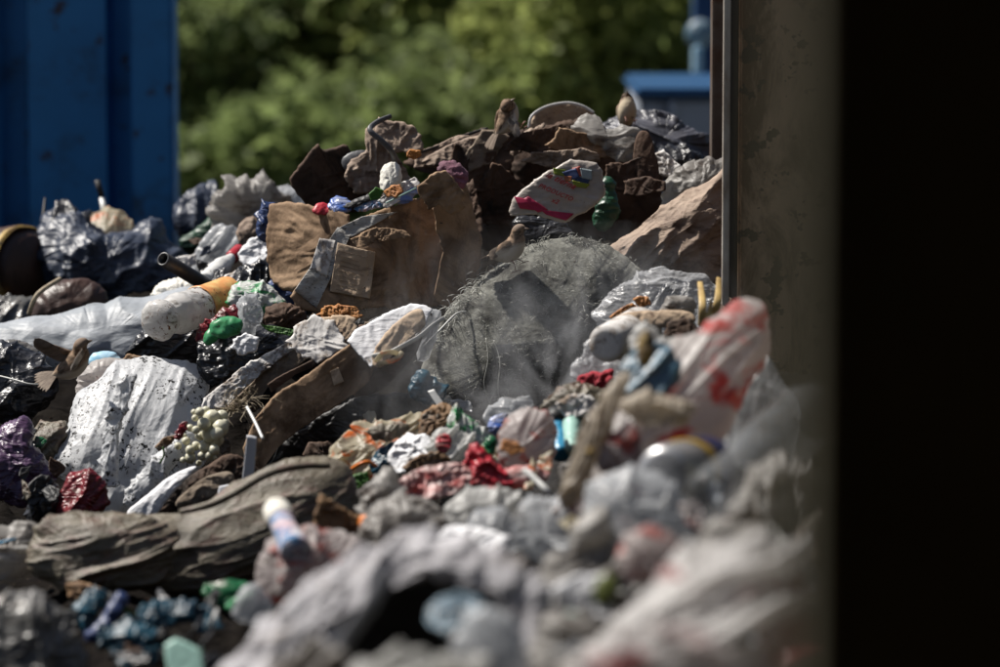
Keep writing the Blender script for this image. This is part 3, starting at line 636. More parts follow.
bag('paper_scrap', [(238, 254), (252, 240), (272, 234), (276, 250), (262, 262), (244, 266)], 'paperc', 'bright crumpled white paper beside the red capped bottle', 'paper', d=10.7, depth=8, cr=5, crs=18, tilt=.8)
bag('paper_scrap', [(212, 292), (226, 276), (246, 268), (262, 262), (264, 276), (246, 288), (226, 298)], 'paper', 'torn greyish paper strip above the milky bottle', 'paper', d=10.5, depth=7, cr=5, crs=16, tilt=.7)
bag('plastic_bag', [(230, 286), (248, 270), (268, 262), (284, 276), (296, 296), (284, 306), (258, 300), (236, 302)], 'black', 'shiny black film crushed under the lower left carton corner', d=10.4, depth=14, cr=7, crs=16)
bag('plastic_bag', [(256, 228), (260, 208), (270, 202), (277, 206), (272, 226), (274, 240), (262, 240)], 'dblue', 'dark blue scrap hanging at the left corner of the carton', d=10.25, depth=7, cr=4, crs=14)
bag('plastic_bag', [(264, 286), (276, 276), (300, 300), (306, 318), (292, 318), (274, 304)], 'dblue', 'dark blue film trailing below the carton', d=10.15, depth=8, cr=4, crs=14)
# milky bottle with orange label
t = thing('plastic_bottle', 'crushed milky bottle with an orange label, mud flecks on its base', 'bottle', P(190, 318, 9.95))
lathe('bottle_body', (153, 322, 9.8), (233, 296, 10.1), [(0, 3), (.005, 12), (.03, 18), (.08, 21), (.13, 19), (.18, 14.5), (.24, 18), (.32, 21), (.40, 19.2), (.44, 20.2), (.55, 20), (.62, 18.5), (.9, 19.5), (1, 12)], F['bottle'], t, dent=2.2, dents=22, seg=64)
lathe('label', (199, 307.2, 9.97), (229, 297.4, 10.08), [(0, 20.6), (.02, 21.3), (.5, 20.6), (.98, 21.6), (1, 21)], F['olabel'], t, dent=1, dents=22, open_end=True, seg=64)
bag('plastic_bag', [(226, 298), (234, 284), (252, 282), (272, 286), (284, 300), (280, 318), (262, 326), (244, 328), (234, 316)], 'greenp', 'white mesh bag with green print beside the orange label', d=9.95, depth=13, cr=4, crs=12, fo=2, fos=18)
bag('plastic_bag', [(238, 300), (250, 294), (262, 306), (258, 322), (248, 334), (240, 326), (236, 312)], 'hazy', 'wrung strip of milky film hanging from the mesh bag', d=9.75, depth=8, cr=3, crs=10, fo=3, fos=12)
t = thing('green_bottle', 'bright green plastic bottle end poking out under the orange label', 'bottle', P(220, 330, 9.75))
bag('bottle_end', [(210, 328), (214, 319), (228, 316), (241, 320), (243, 328), (232, 336), (216, 338)], 'gplast', None, None, d=9.7, depth=9, cr=.8, parent=t, lump=2, lumps=9)
bag('bottle_neck', [(203, 342), (206, 330), (214, 327), (220, 338), (210, 346)], 'gplast', None, None, d=9.75, depth=7, cr=1, parent=t)
bag('plastic_wrapper', [(198, 328), (210, 318), (236, 306), (244, 312), (240, 318), (222, 318), (208, 330), (202, 344), (197, 340)], 'darkred', 'dark red wrapper edging the green bottle end', 'wrapper', d=9.85, depth=5, cr=3, crs=8)
bag('plastic_bag', [(196, 352), (214, 336), (244, 326), (276, 330), (292, 338), (286, 354), (258, 372), (230, 386), (206, 386), (196, 370)], 'black', 'glossy crumpled black bag in front of the green bottle', d=9.8, depth=20, cr=8, crs=17, fo=3, fos=26)
bag('paper_scrap', [(234, 340), (246, 334), (258, 338), (256, 350), (240, 354), (233, 348)], 'paperc', 'small white patch of paper on the glossy black bag', 'paper', d=9.58, depth=4, cr=2, crs=12)
bag('dirt_clump', [(262, 322), (266, 308), (282, 304), (300, 308), (308, 320), (294, 328), (272, 328)], 'cardd', 'brown clump of rotten matter below the blue film', 'clump', d=9.85, depth=10, cr=4, crs=10)
bag('leaf_strand', [(262, 326), (280, 328), (304, 331), (318, 335), (296, 336), (268, 332)], 'leafg', 'wilted green leaf strand under the brown clump', 'leaf', d=9.7, depth=3, cr=2, crs=8)

# ------------------------------------------------------------------ the big carton and the cardboard crest
t = thing('carton', 'big crushed brown carton with grey tape and a pale label panel', 'carton', P(370, 240, 10))
bag('carton_side', [(266, 226), (268, 208), (286, 204), (322, 208), (348, 214), (352, 228), (330, 246), (308, 274), (292, 292), (272, 284), (265, 262)], 'card', None, None, rag=2.5, d=9.95, depth=3, prof=30, cr=4.5, crs=50, fo=.5, fos=30, fst=(.6, 1.4), tilt=.5, tx=-.55, slab=True, parent=t, smooth=0)
o, fn = B('carton_front', [(292, 292), (316, 262), (338, 230), (372, 214), (430, 196), (446, 170), (462, 168), (468, 200), (478, 240), (480, 270), (462, 296), (440, 306), (400, 304), (360, 306), (320, 308), (300, 304)], F['card'], d=9.9, depth=3, prof=30, cr=7, crs=64, fo=.8, fos=60, fst=(.5, 1.5), fang=-.5, tilt=.42, tx=.3, slab=True, parent=t, smooth=0, rag=2, retfn=True, octs=4)
bag('side_face', [(440, 172), (462, 167), (470, 196), (482, 240), (480, 278), (464, 300), (444, 307), (436, 290), (444, 250), (434, 208)], 'card', None, None, smooth=0, d=9.9, depth=5, prof=24, slab=True, cr=4, crs=44, rag=2, tilt=.3, tx=1.0, parent=t)
decal('tape', [(296, 286), (338, 226), (352, 232), (318, 304)], F['tape'], o, fn, t, nx=20, ny=40)
decal('tape', [(336, 228), (362, 216), (398, 212), (352, 236)], F['tape'], o, fn, t, nx=30)
decal('shipping_label', [(320, 236), (336, 239), (328, 274), (311, 266)], F['paper'], o, fn, t, 2.2)
decal('label_panel', [(338, 241), (376, 251), (371, 296), (331, 288)], F['cardp'], o, fn, t, 3.0, nx=40, ny=40)
for q in range(9):
    yy = 249 + q * 4.6
    decal('handwriting', [(342 - q * .6, yy), (366 - (q * 7) % 9, yy + 6.2), (366 - (q * 7) % 9, yy + 6.45), (342 - q * .6, yy + .25)], F['cardg'], o, fn, t, 4.0, nx=30, ny=3)
bag('flap', [(420, 186), (436, 174), (446, 170), (452, 176), (462, 190), (466, 206), (452, 214), (440, 204), (430, 210), (424, 200)], 'card', None, None, smooth=0, rag=3, d=9.75, depth=2, prof=16, cr=4, crs=16, slab=True, parent=t, tilt=-.1)
bag('torn_edge', [(352, 238), (374, 228), (402, 232), (410, 238), (386, 240), (360, 246)], 'card', None, None, d=9.72, depth=3, cr=3, crs=12, parent=t, tilt=1)
bag('cardboard_flap', [(288, 182), (298, 168), (318, 142), (322, 151), (336, 148), (346, 144), (350, 152), (360, 158), (368, 176), (376, 196), (372, 210), (344, 212), (310, 210), (300, 198)], 'cardd', 'dark pointed cardboard flap standing up behind the carton', 'cardboard', d=10.4, depth=4, prof=20, cr=3, crs=34, slab=True, tilt=-.15, smooth=1)
t = thing('torn_cardboard', 'curled torn cardboard crest with a grey rubber strip, left of the middle', 'cardboard', P(385, 160, 10.3))
bag('curled_sheet', [(346, 176), (350, 162), (366, 152), (366, 130), (374, 126), (386, 134), (392, 152), (404, 168), (414, 184), (400, 194), (372, 196), (352, 190)], 'kraft', None, None, slab=True, prof=12, smooth=0, rag=3, d=10.3, depth=3, cr=4.5, crs=26, fo=3, fos=26, fst=(1.6, .5), parent=t, tilt=.3)
bag('curled_edge', [(376, 132), (380, 119), (394, 124), (412, 126), (419, 136), (421, 148), (412, 154), (402, 150), (392, 152)], 'kraft', None, None, slab=True, prof=12, smooth=0, rag=3, d=10.25, depth=2.5, cr=4, crs=18, parent=t, tilt=.6)
tube('rubber_strip', [(391, 116, 10.1), (377, 122, 10.08), (370, 130, 10.05), (382, 141, 10.05), (392, 152, 10.06), (396, 167, 10.1)], [2.4, 2.6, 2.8, 2.8, 2.6, 2], F['hose'], t, flat=.7)
bag('grey_flap', [(340, 160), (352, 152), (366, 150), (372, 158), (356, 168), (346, 170)], 'hose', None, None, d=10.35, depth=3, cr=1, parent=t)
bag('sponge', [(407, 153), (411, 150), (420, 151), (421, 156), (414, 159), (408, 157)], 'peel', 'tiny yellow sponge lump on the torn crest', 'sponge', d=10.15, depth=5, cr=2, crs=6)
bag('foam_block', [(380, 190), (382, 168), (392, 161), (400, 166), (402, 184), (396, 196), (384, 196)], 'foam', 'white foam chunk at the foot of the grey rubber strip', 'foam', d=10.05, depth=7, cr=2.5, crs=12)
bag('food_scrap', [(385, 192), (391, 186), (399, 185), (402, 191), (396, 197), (387, 197)], 'peel', 'rusty orange food scrap against the white foam chunk', 'food scrap', d=9.95, depth=5, cr=2, crs=8)
bag('leaf_scrap', [(370, 194), (376, 188), (383, 191), (380, 198), (372, 199)], 'leafg', 'small olive green leaf left of the white foam chunk', 'leaf', d=9.95, depth=3, cr=1, crs=6)
bag('cloth_scrap', [(436, 166), (450, 160), (462, 166), (468, 178), (460, 190), (446, 184)], 'purpc', 'dusty mauve rag stuffed in at the top of the carton', 'rag', d=9.8, depth=7, cr=4, crs=8)
wr = [([(312, 212), (320, 204), (336, 206), (344, 211), (328, 215)], 'red', 'red scrap of wrapper on the left rim of the carton'),
      ([(326, 206), (334, 198), (350, 200), (354, 208), (340, 212)], 'blue', 'blue and white wrapper on the left rim of the carton'),
      ([(352, 206), (372, 198), (392, 196), (398, 202), (378, 208), (358, 212)], 'rblabel', 'striped wrapper lying along the carton rim'),
      ([(378, 200), (396, 186), (414, 178), (420, 184), (404, 198), (388, 206)], 'paper', 'grubby paper strip on the carton rim under the foam'),
      ([(392, 202), (402, 192), (416, 186), (420, 192), (406, 204)], 'blue', 'bright blue wrapper on the carton rim under the crest'),
      ([(340, 206), (364, 196), (384, 190), (386, 194), (366, 202), (346, 209)], 'dark', 'thin black strip lying across the carton rim')]
for p, m, l in wr: bag('wrapper', p, m, l, 'wrapper', d=9.93, depth=3, cr=1.6, crs=7, tilt=1.2)
t = thing('straw', 'thin green drinking straw on the carton rim', 'straw', P(410, 195, 9.85)); tube('straw_body', [(386, 203, 9.8), (416, 188, 9.9)], .8, F['mint'], t, smooth=0)
# long dark slab of the crest
t = thing('cardboard_slab', 'long dark crumpled cardboard slab forming the crest of the heap', 'cardboard', P(540, 170, 10.7))
bag('slab_left', [(404, 164), (424, 150), (450, 142), (478, 130), (500, 132), (530, 130), (540, 150), (536, 190), (530, 230), (500, 256), (474, 244), (466, 200), (440, 168), (420, 172)], 'cardd', None, None, d=10.7, depth=9, slab=True, prof=12, cr=5, crs=60, fo=3, fos=60, tilt=-.15, tx=-.2, parent=t, smooth=0, rag=3)
bag('slab_right', [(516, 148), (530, 132), (556, 124), (590, 120), (606, 128), (606, 146), (640, 150), (652, 158), (664, 176), (656, 192), (668, 214), (640, 240), (580, 240), (530, 236), (512, 200)], 'cardd', None, None, d=10.6, depth=10, slab=True, prof=12, cr=4, crs=50, fo=2, fos=50, tilt=-.1, rag=3, parent=t, smooth=1)
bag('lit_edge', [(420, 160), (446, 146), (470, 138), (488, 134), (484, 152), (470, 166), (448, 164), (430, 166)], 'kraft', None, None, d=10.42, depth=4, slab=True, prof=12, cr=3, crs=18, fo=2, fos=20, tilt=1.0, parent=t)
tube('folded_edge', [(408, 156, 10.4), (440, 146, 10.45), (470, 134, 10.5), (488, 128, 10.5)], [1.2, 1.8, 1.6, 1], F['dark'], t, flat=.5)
bag('back_panel', [(636, 134), (648, 130), (655, 150), (660, 176), (656, 186), (640, 184), (632, 160)], 'cardd', None, None, d=10.3, depth=3, cr=1.5, crs=20, slab=True, parent=t)
rg = np.random.default_rng(31)
for (x, y, w_, h_, a, m, d_) in [(446, 152, 34, 11, .35, 'kraft', 10.45), (474, 170, 30, 20, -.3, 'cardd', 10.38), (545, 140, 36, 12, .15, 'cardd', 10.36), (585, 146, 30, 13, -.15, 'card', 10.34), (628, 176, 26, 14, .1, 'cardd', 10.3), (500, 196, 26, 30, .6, 'cardd', 10.4), (470, 212, 12, 30, .1, 'cardd', 10.2), (560, 158, 40, 8, .05, 'kraft', 10.3), (484, 150, 22, 12, .8, 'cardg', 10.4)]:
    pts = []
    for k in range(11):
        q = k / 11 * 6.283; r_ = 1 + (.35 if k % 2 else -.2) * rg.random(); px, py = w_ * r_ * math.cos(q), h_ * r_ * math.sin(q); pts.append((x + px * math.cos(a) + py * math.sin(a), y - px * math.sin(a) + py * math.cos(a)))
    blob('torn_layer', pts, F[m], d=d_, depth=1.6, prof=30, slab=True, smooth=0, rag=3, cr=4, crs=24, tilt=rg.uniform(-.2, .5), tx=rg.uniform(-.4, .4), parent=t)
t = thing('cardboard_tray', 'curved cardboard tray with a white rim on the crest', 'tray', P(560, 118, 10.7))
bag('tray_body', [(530, 124), (536, 112), (554, 105), (576, 104), (590, 110), (596, 120), (580, 128), (552, 132), (534, 130)], 'cardp', None, None, d=10.7, depth=6, cr=1.5, crs=24, hol=5, parent=t, tilt=.3)
tube('white_rim', [(529, 128, 10.6), (532, 116, 10.6), (546, 107, 10.62), (566, 103, 10.62), (582, 106, 10.62), (594, 113, 10.62)], 1.5, F['wplast'], t, flat=.6)
bag('torn_strip', [(508, 152), (520, 138), (536, 128), (544, 124), (540, 132), (526, 144), (516, 156)], 'kraft', None, None, d=10.45, depth=3, cr=2, crs=10, parent=t, tilt=1)
bag('plastic_bag', [(572, 126), (584, 114), (600, 116), (606, 130), (632, 126), (640, 140), (642, 160), (624, 164), (606, 156), (600, 142), (584, 138)], 'grime', 'bright white rag of film hanging over the crest below the upright sparrow', d=10.35, depth=8, cr=4, crs=18, fo=2, fos=24, tilt=.7)
bag('plastic_bag', [(600, 124), (622, 112), (648, 110), (668, 116), (690, 132), (712, 146), (724, 160), (700, 168), (668, 166), (646, 160), (636, 140), (612, 134)], 'stripe', 'charcoal bag with long parallel folds behind the crest', d=11.1, depth=20, cr=3, crs=30, fo=6, fos=30, fst=(.35, 1.6), fang=-.4, tilt=.7)
bag('plastic_bag', [(650, 160), (664, 150), (690, 148), (708, 156), (704, 172), (680, 180), (656, 178)], 'black', 'crumpled black film with bright glints near the wall', d=10.8, depth=10, cr=5, crs=10)
bag('plastic_bag', [(662, 196), (672, 176), (692, 166), (712, 160), (734, 152), (734, 176), (716, 184), (700, 196), (682, 216), (664, 216)], 'grime', 'pale dusty bag leaning on the wall edge above the kraft sack', d=10.35, depth=12, cr=4, crs=16, fo=3, fos=20)
bag('paper_scrap', [(654, 156), (664, 152), (672, 160), (680, 166), (672, 176), (660, 174)], 'paper', 'small torn paper scrap beside the glinting black film', 'paper', d=10.4, depth=5, cr=3, crs=10)
bag('cardboard_scrap', [(626, 182), (646, 178), (664, 182), (664, 190), (640, 196), (626, 194)], 'cardd', 'dark folded scrap at the right foot of the crest slab', 'cardboard', d=10.2, depth=5, cr=2, crs=14)
bag('paper_sack', [(604, 252), (620, 238), (644, 224), (662, 206), (690, 192), (716, 178), (732, 172), (740, 196), (738, 240), (730, 276), (700, 286), (668, 270), (640, 264), (616, 262)], 'kraft', 'long crumpled brown paper sack sloping up to the wall', 'sack', d=10.0, depth=24, cr=6, crs=24, fo=4, fos=44, fst=(.6, 1.6), fang=.6, tilt=.55)
# printed packet
t = thing('printed_packet', 'white food packet with red lettering and a crimson band in the dark hollow', 'packet', P(560, 196, 10.1))
pk, pf = B('packet_film', [(510, 210), (514, 198), (534, 180), (556, 168), (570, 161), (596, 164), (602, 172), (605, 194), (594, 206), (576, 216), (564, 222), (536, 214), (512, 215)], M('packet_print', (.40, .35, .31), (.27, .24, .21), .4, var=20, crinkle=.25, crinkle_s=24, stain=(.2, .15, .12), stain_t=.66, speck=dirt, speck_t=.7), d=9.95, depth=3, cr=2.2, crs=36, slab=True, prof=16, tilt=.2, parent=t, smooth=0, rag=1.5, retfn=True)
PR = [('crimson_band', [(514, 196), (524, 198), (536, 210), (520, 208)], (.42, .015, .07)), ('crimson_band', [(520, 200), (528, 196), (548, 209), (538, 212)], (.42, .015, .07)), ('crimson_band', [(540, 209), (574, 213), (566, 220), (546, 214)], (.42, .015, .07)),
      ('green_patch', [(553, 168), (566, 170), (564, 176), (554, 174)], (.22, .28, .02)), ('green_patch', [(572, 180), (590, 184), (586, 188), (574, 186)], (.25, .28, .02)),
      ('blue_patch', [(562, 172), (576, 168), (580, 178), (568, 180)], (.04, .06, .16)), ('red_patch', [(572, 168), (580, 166), (582, 176), (574, 176)], (.35, .06, .04)), ('pale_patch', [(580, 168), (592, 170), (592, 180), (582, 178)], (.34, .4, .42)), ('blue_patch', [(574, 176), (590, 179), (588, 184), (576, 182)], (.03, .05, .12)), ('red_patch', [(564, 176), (572, 176), (571, 181), (565, 181)], (.4, .13, .05))]
for nme, p, c_ in PR: decal(nme, p, M('print_' + nme, tuple(q * .7 for q in c_), tuple(x * .8 for x in c_), .45, bump=0), pk, pf, t, 1.1 + .5 * random.random(), nx=14, ny=8)
def lettering(txt, x, y, h, ang, mat, base, fn, parent, shear=.3, bold=.02):
    cu = bpy.data.curves.new('lettering', 'FONT'); cu.body = txt; cu.size = 1; cu.shear = shear; cu.offset = bold; cu.resolution_u = 4; cu.space_character = 1.1
    o = bpy.data.objects.new('lettering', cu); me = bpy.data.meshes.new_from_object(o); bpy.data.objects.remove(o)
    v = np.array([q.co[:] for q in me.vertices]); f = [tuple(p.vertices) for p in me.polygons]
    ca, sa = math.cos(ang), math.sin(ang); vx = v[:, 0] * h; vy = -v[:, 1] * h
    q = fn(x + vx * ca - vy * sa, y + vx * sa + vy * ca); q[:, 1] -= 2.6 * K * 9.95
    return mesh('lettering', q, f, mat, parent, parent.location + base.location, False)
RED = M('print_red', (.38, .03, .03), (.3, .03, .03), .45, bump=0)
lettering('PRODUCTO', 538, 186.5, 6.2, .40, RED, pk, pf, t)
lettering('x2', 551, 201, 6.5, .40, RED, pk, pf, t)
lettering('la tierna', 545, 176, 8.5, .42, RED, pk, pf, t, shear=.5)
bag('plastic_bag', [(592, 222), (600, 200), (604, 178), (612, 182), (618, 200), (616, 222), (600, 232)], 'dgreen', 'dark teal film behind the right end of the printed packet', d=10.1, depth=7, cr=3, crs=20)
bag('plastic_bag', [(512, 220), (540, 222), (570, 226), (566, 246), (540, 252), (518, 240)], 'black', 'black film hanging in the hollow under the printed packet', d=10.1, depth=8, cr=4, crs=24)

# woven sack
t = thing('woven_sack', 'bulging grey woven sack with frayed fibres, a sparrow standing on it', 'sack', P(520, 330, 9.9))
sk = bag('sack_body', [(424, 402), (424, 360), (438, 330), (458, 300), (484, 276), (512, 258), (540, 244), (572, 238), (598, 244), (624, 260), (644, 282), (650, 320), (640, 372), (600, 410), (540, 424), (470, 424)], 'sack', None, None, d=9.86, depth=60, cr=1.6, crs=50, fo=2.2, fos=90, lump=6, lumps=80, tilt=.25, parent=t, c=(530, 345))
def strands(name, n, region, L_, mat, parent, d, rad=.45, up=1., droop=.6, seed=0, stuff=False, spread=1.):
    rg = np.random.default_rng(seed); V = []; Fc = []; u = K * d
    o0 = np.array(parent.location) if parent else P(*region[0][:2], d)
    for q in range(n):
        (x, y, dd) = region[rg.integers(0, len(region))]; x += rg.normal() * 5 * spread; y += rg.normal() * 4 * spread
        p = P(x, y, dd) - o0; v = np.array([rg.normal(), -abs(rg.normal()) * .6, rg.normal() * .7 + up]); v /= np.linalg.norm(v)
        l = L_ * (.4 + rg.random()) * u; m = 7; r_ = rad * u * (.6 + .8 * rg.random()); o = len(V)
        for k in range(m):
            for a in range(3): V.append(p + r_ * (1 - k / m * .6) * np.array([math.cos(a * 2.09), 0.3, math.sin(a * 2.09)]))
            p = p + v * l / m; v = v + np.array([rg.normal() * .28, rg.normal() * .2, rg.normal() * .2 - droop * .22]); v /= np.linalg.norm(v)
        for k in range(m - 1):
            for a in range(3): Fc.append((o + k * 3 + a, o + k * 3 + (a + 1) % 3, o + k * 3 + 3 + (a + 1) % 3, o + k * 3 + 3 + a))
    return mesh(name, V, Fc, mat, parent, o0)
import mathutils
from mathutils.bvhtree import BVHTree
def hit(objs, x, y):
    """distance of the first surface of objs along the sight line through px x, y"""
    dr = Vector(P(x, y, 1.0) - np.array([0, 0, CZ])); best = None
    for o, tr in objs:
        org = Vector((0, 0, CZ)) - o
        h = tr.ray_cast(org, dr)
        if h[0] is not None:
            dd = (h[0] + o - Vector((0, 0, CZ))).dot(Vector(FW))
            best = dd if best is None else min(best, dd)
    return best
def wloc(o): return Vector(o.location) + (wloc(o.parent) if o.parent else Vector((0, 0, 0)))
def tree_of(o): return (wloc(o), BVHTree.FromPolygons([v.co[:] for v in o.data.vertices], [p.vertices[:] for p in o.data.polygons]))
skt = [tree_of(sk)]
def on_sack(pts, off=-.004):
    out = []
    for x, y in pts:
        h = hit(skt, x, y)
        if h: out.append((x, y, h + off))
    return out
rg = np.random.default_rng(2)
cand = [(rg.uniform(424, 640), rg.uniform(238, 420)) for _ in range(900)]
strands('frayed_fibres', 1000, on_sack(cand), 7, F['fibre'], t, 9.8, rad=.26, up=.4, spread=.7, seed=3)['kind'] = 'stuff'
strands('edge_fibres', 160, on_sack([(500 + k * 8, 268 - k * 4.5) for k in range(9)] + [(572, 242), (580, 242), (590, 245), (600, 250), (575, 241)]), 9, F['fibre'], t, 9.9, rad=.35, up=1.2, seed=4, spread=.6)['kind'] = 'stuff'
strands('loose_threads', 240, on_sack([(440 + k * 5, 340 - k * 7) for k in range(9)] + [(430, 400), (440, 410), (436, 380)]), 18, F['fibre'], t, 9.9, rad=.4, up=.8, droop=1.2, seed=5)['kind'] = 'stuff'
tube('hanging_thread', on_sack([(494, 340), (500, 362), (498, 388), (502, 410)], -.01), .5, F['fibre'], t)
tube('hanging_thread', on_sack([(486, 338), (488, 360), (484, 384), (490, 404)], -.01), .5, F['fibre'], t)
tube('pale_cord', [(424, 346, 9.7), (440, 330, 9.72), (456, 314, 9.74), (466, 312, 9.76)], 1, F['rib'], t)

# ------------------------------------------------------------------ sparrows
def birdmat(name, top, belly, crown, zc=.002, bib=False):
    m = bpy.data.materials.new(name); m.use_nodes = True; nt = m.node_tree; L = nt.links.new; b = nt.nodes['Principled BSDF']
    tc = N(nt, 'TexCoord'); sp = N(nt, 'SeparateXYZ'); L(tc.outputs['Object'], sp.inputs[0])
    nz = N(nt, 'TexNoise'); nz.inputs['Scale'].default_value = 130; nz.inputs['Detail'].default_value = 5; mp = N(nt, 'Mapping'); mp.inputs['Scale'].default_value = (.4, 1, 1); L(tc.outputs['Object'], mp.inputs[0]); L(mp.outputs[0], nz.inputs['Vector'])
    def rng_(src, a, c):
        r = N(nt, 'MapRange'); L(src, r.inputs[0]); r.inputs[1].default_value = a; r.inputs[2].default_value = c; return r.outputs[0]
    def mix(f, a, c):
        x = N(nt, 'Mix', data_type='RGBA'); L(f, x.inputs[0])
        for i, q in ((6, a), (7, c)):
            if isinstance(q, tuple): x.inputs[i].default_value = (*q, 1)
            else: L(q, x.inputs[i])
        return x.outputs[2]
    def mth(op, a, c):
        x = N(nt, 'Math', operation=op)
        for i, q in ((0, a), (1, c)):
            if isinstance(q, (int, float)): x.inputs[i].default_value = q
            else: L(q, x.inputs[i])
        return x.outputs[0]
    up = mix(rng_(nz.outputs[0], .42, .6), top, tuple(v * .35 for v in top))
    c = mix(rng_(mth('ADD', sp.outputs[2], mth('MULTIPLY', nz.outputs[0], .012)), zc + .006, zc + .014), belly, up)
    hd = mth('MULTIPLY', rng_(sp.outputs[0], .026, .034), rng_(sp.outputs[2], .040, .045))
    c = mix(hd, c, crown)
    if bib: c = mix(mth('MULTIPLY', rng_(sp.outputs[0], .044, .050), rng_(sp.outputs[2], .041, .036)), c, (.012, .011, .01))
    L(c, b.inputs['Base Color']); b.inputs['Roughness'].default_value = .8; b.inputs['Specular IOR Level'].default_value = .15
    bp = N(nt, 'Bump'); bp.inputs['Strength'].default_value = .7; bp.inputs['Distance'].default_value = .002; L(nz.outputs[0], bp.inputs['Height']); L(bp.outputs[0], b.inputs['Normal'])
    return m
BM1 = birdmat('sparrow_feathers', (.27, .185, .125), (.50, .44, .36), (.20, .15, .115))
BM2 = birdmat('sparrow_feathers_pale', (.30, .22, .16), (.52, .44, .32), (.24, .20, .17), bib=True)
FM = M('flight_feathers', (.30, .24, .19), (.13, .10, .08), .7, spec=.2, var=120, bump=.3, stretch=(.3, 1, 1), trans=.25)
FP = M('pale_feathers', (.42, .38, .34), (.2, .16, .13), .7, spec=.2, var=90, bump=.3, trans=.25)
LEG = M('bird_leg', (.22, .09, .06), (.14, .06, .04), .5, bump=0); BEAK = M('beak', (.16, .11, .07), (.1, .07, .05), .4, bump=0); EYE = M('eye', (.004, .004, .004), (.004, .004, .004), .1, bump=0, spec=.8)
def lm_(name, V, Fc, mat, par, smooth=True):
    me = bpy.data.meshes.new(name); me.from_pydata([tuple(map(float, v)) for v in V], [], Fc); o = bpy.data.objects.new(name, me); col.objects.link(o); me.materials.append(mat)
    me.polygons.foreach_set('use_smooth', [smooth] * len(me.polygons)); o.parent = par; return o
def loft(st, seg=20, sub=5):
    st = np.array(st, float); n = (len(st) - 1) * sub + 1; t = np.linspace(0, len(st) - 1, n); Q = []
    for x in t:
        i = min(int(x), len(st) - 2); u = x - i; a, b, c, d = st[max(i - 1, 0)], st[i], st[i + 1], st[min(i + 2, len(st) - 1)]
        Q.append(.5 * ((2 * b) + (c - a) * u + (2 * a - 5 * b + 4 * c - d) * u * u + (3 * b - a - 3 * c + d) * u ** 3))
    Q = np.array(Q); T = np.gradient(Q[:, :3], axis=0); T /= np.linalg.norm(T, axis=1, keepdims=True) + 1e-9; V = []
    for q, tt in zip(Q, T):
        s = np.cross(tt, [0, 0, 1]); s /= np.linalg.norm(s) + 1e-9; w_ = np.cross(s, tt)
        for k in range(seg):
            a = 2 * math.pi * k / seg; V.append(q[:3] + max(q[3], 2e-4) * math.cos(a) * s + max(q[4], 2e-4) * math.sin(a) * w_)
    f = [(i * seg + k, i * seg + (k + 1) % seg, (i + 1) * seg + (k + 1) % seg, (i + 1) * seg + k) for i in range(n - 1) for k in range(seg)]
    f += [tuple(range(seg))[::-1], tuple((n - 1) * seg + k for k in range(seg))]
    return V, f
def feather(V, Fc, base, dr, nrm, l, w_):
    dr = dr / np.linalg.norm(dr); s = np.cross(nrm, dr); s /= np.linalg.norm(s); o = len(V); m = 6; th = nrm / np.linalg.norm(nrm) * .0004
    for k in range(m + 1):
        x = k / m; ww = w_ * (.35 + .65 * math.sin(min(x * 1.5, 1) * 1.57)) * (1 if x < .75 else max(.12, math.sqrt(max(0, 1 - ((x - .75) / .25) ** 2))))
        c = base + dr * l * x + nrm * .04 * l * math.sin(x * 3.1)
        V += [c - s * ww + th, c + s * ww + th, c + s * ww - th, c - s * ww - th]
    for k in range(m):
        a = o + 4 * k
        for j in range(4): Fc.append((a + j, a + (j + 1) % 4, a + 4 + (j + 1) % 4, a + 4 + j))
    Fc.append((o, o + 1, o + 2, o + 3)); Fc.append((o + 4 * m + 3, o + 4 * m + 2, o + 4 * m + 1, o + 4 * m))
def spread_wing(par, root, wrist, tipdir, traildir, nrm, lp, ls, mat, n=15):
    V = []; Fc = []; root, wrist, tipdir, traildir, nrm = (np.array(v, float) for v in (root, wrist, tipdir, traildir, nrm)); tipdir /= np.linalg.norm(tipdir); traildir /= np.linalg.norm(traildir)
    for k in range(n):
        x = k / (n - 1); b = root + (wrist - root) * min(1, x * 1.6); d = traildir * (1 - x ** 1.3) + tipdir * x ** 1.3
        feather(V, Fc, b + nrm * .0006 * k, d, nrm, ls + (lp - ls) * x ** 1.2 * (1 - .12 * (x > .9)), .0062)
    w = lm_('wing', V, Fc, mat, par, False)
    a = root; m = wrist; e = wrist + tipdir * lp * .45
    v, f = loft([[*a, .005, .007], [*((a + m) / 2 + traildir * .004), .007, .009], [*m, .004, .006], [*((m + e) / 2), .0025, .004], [*e, .0008, .001]], 10, 4)
    lm_('wing_coverts', v, f, BM1, w)
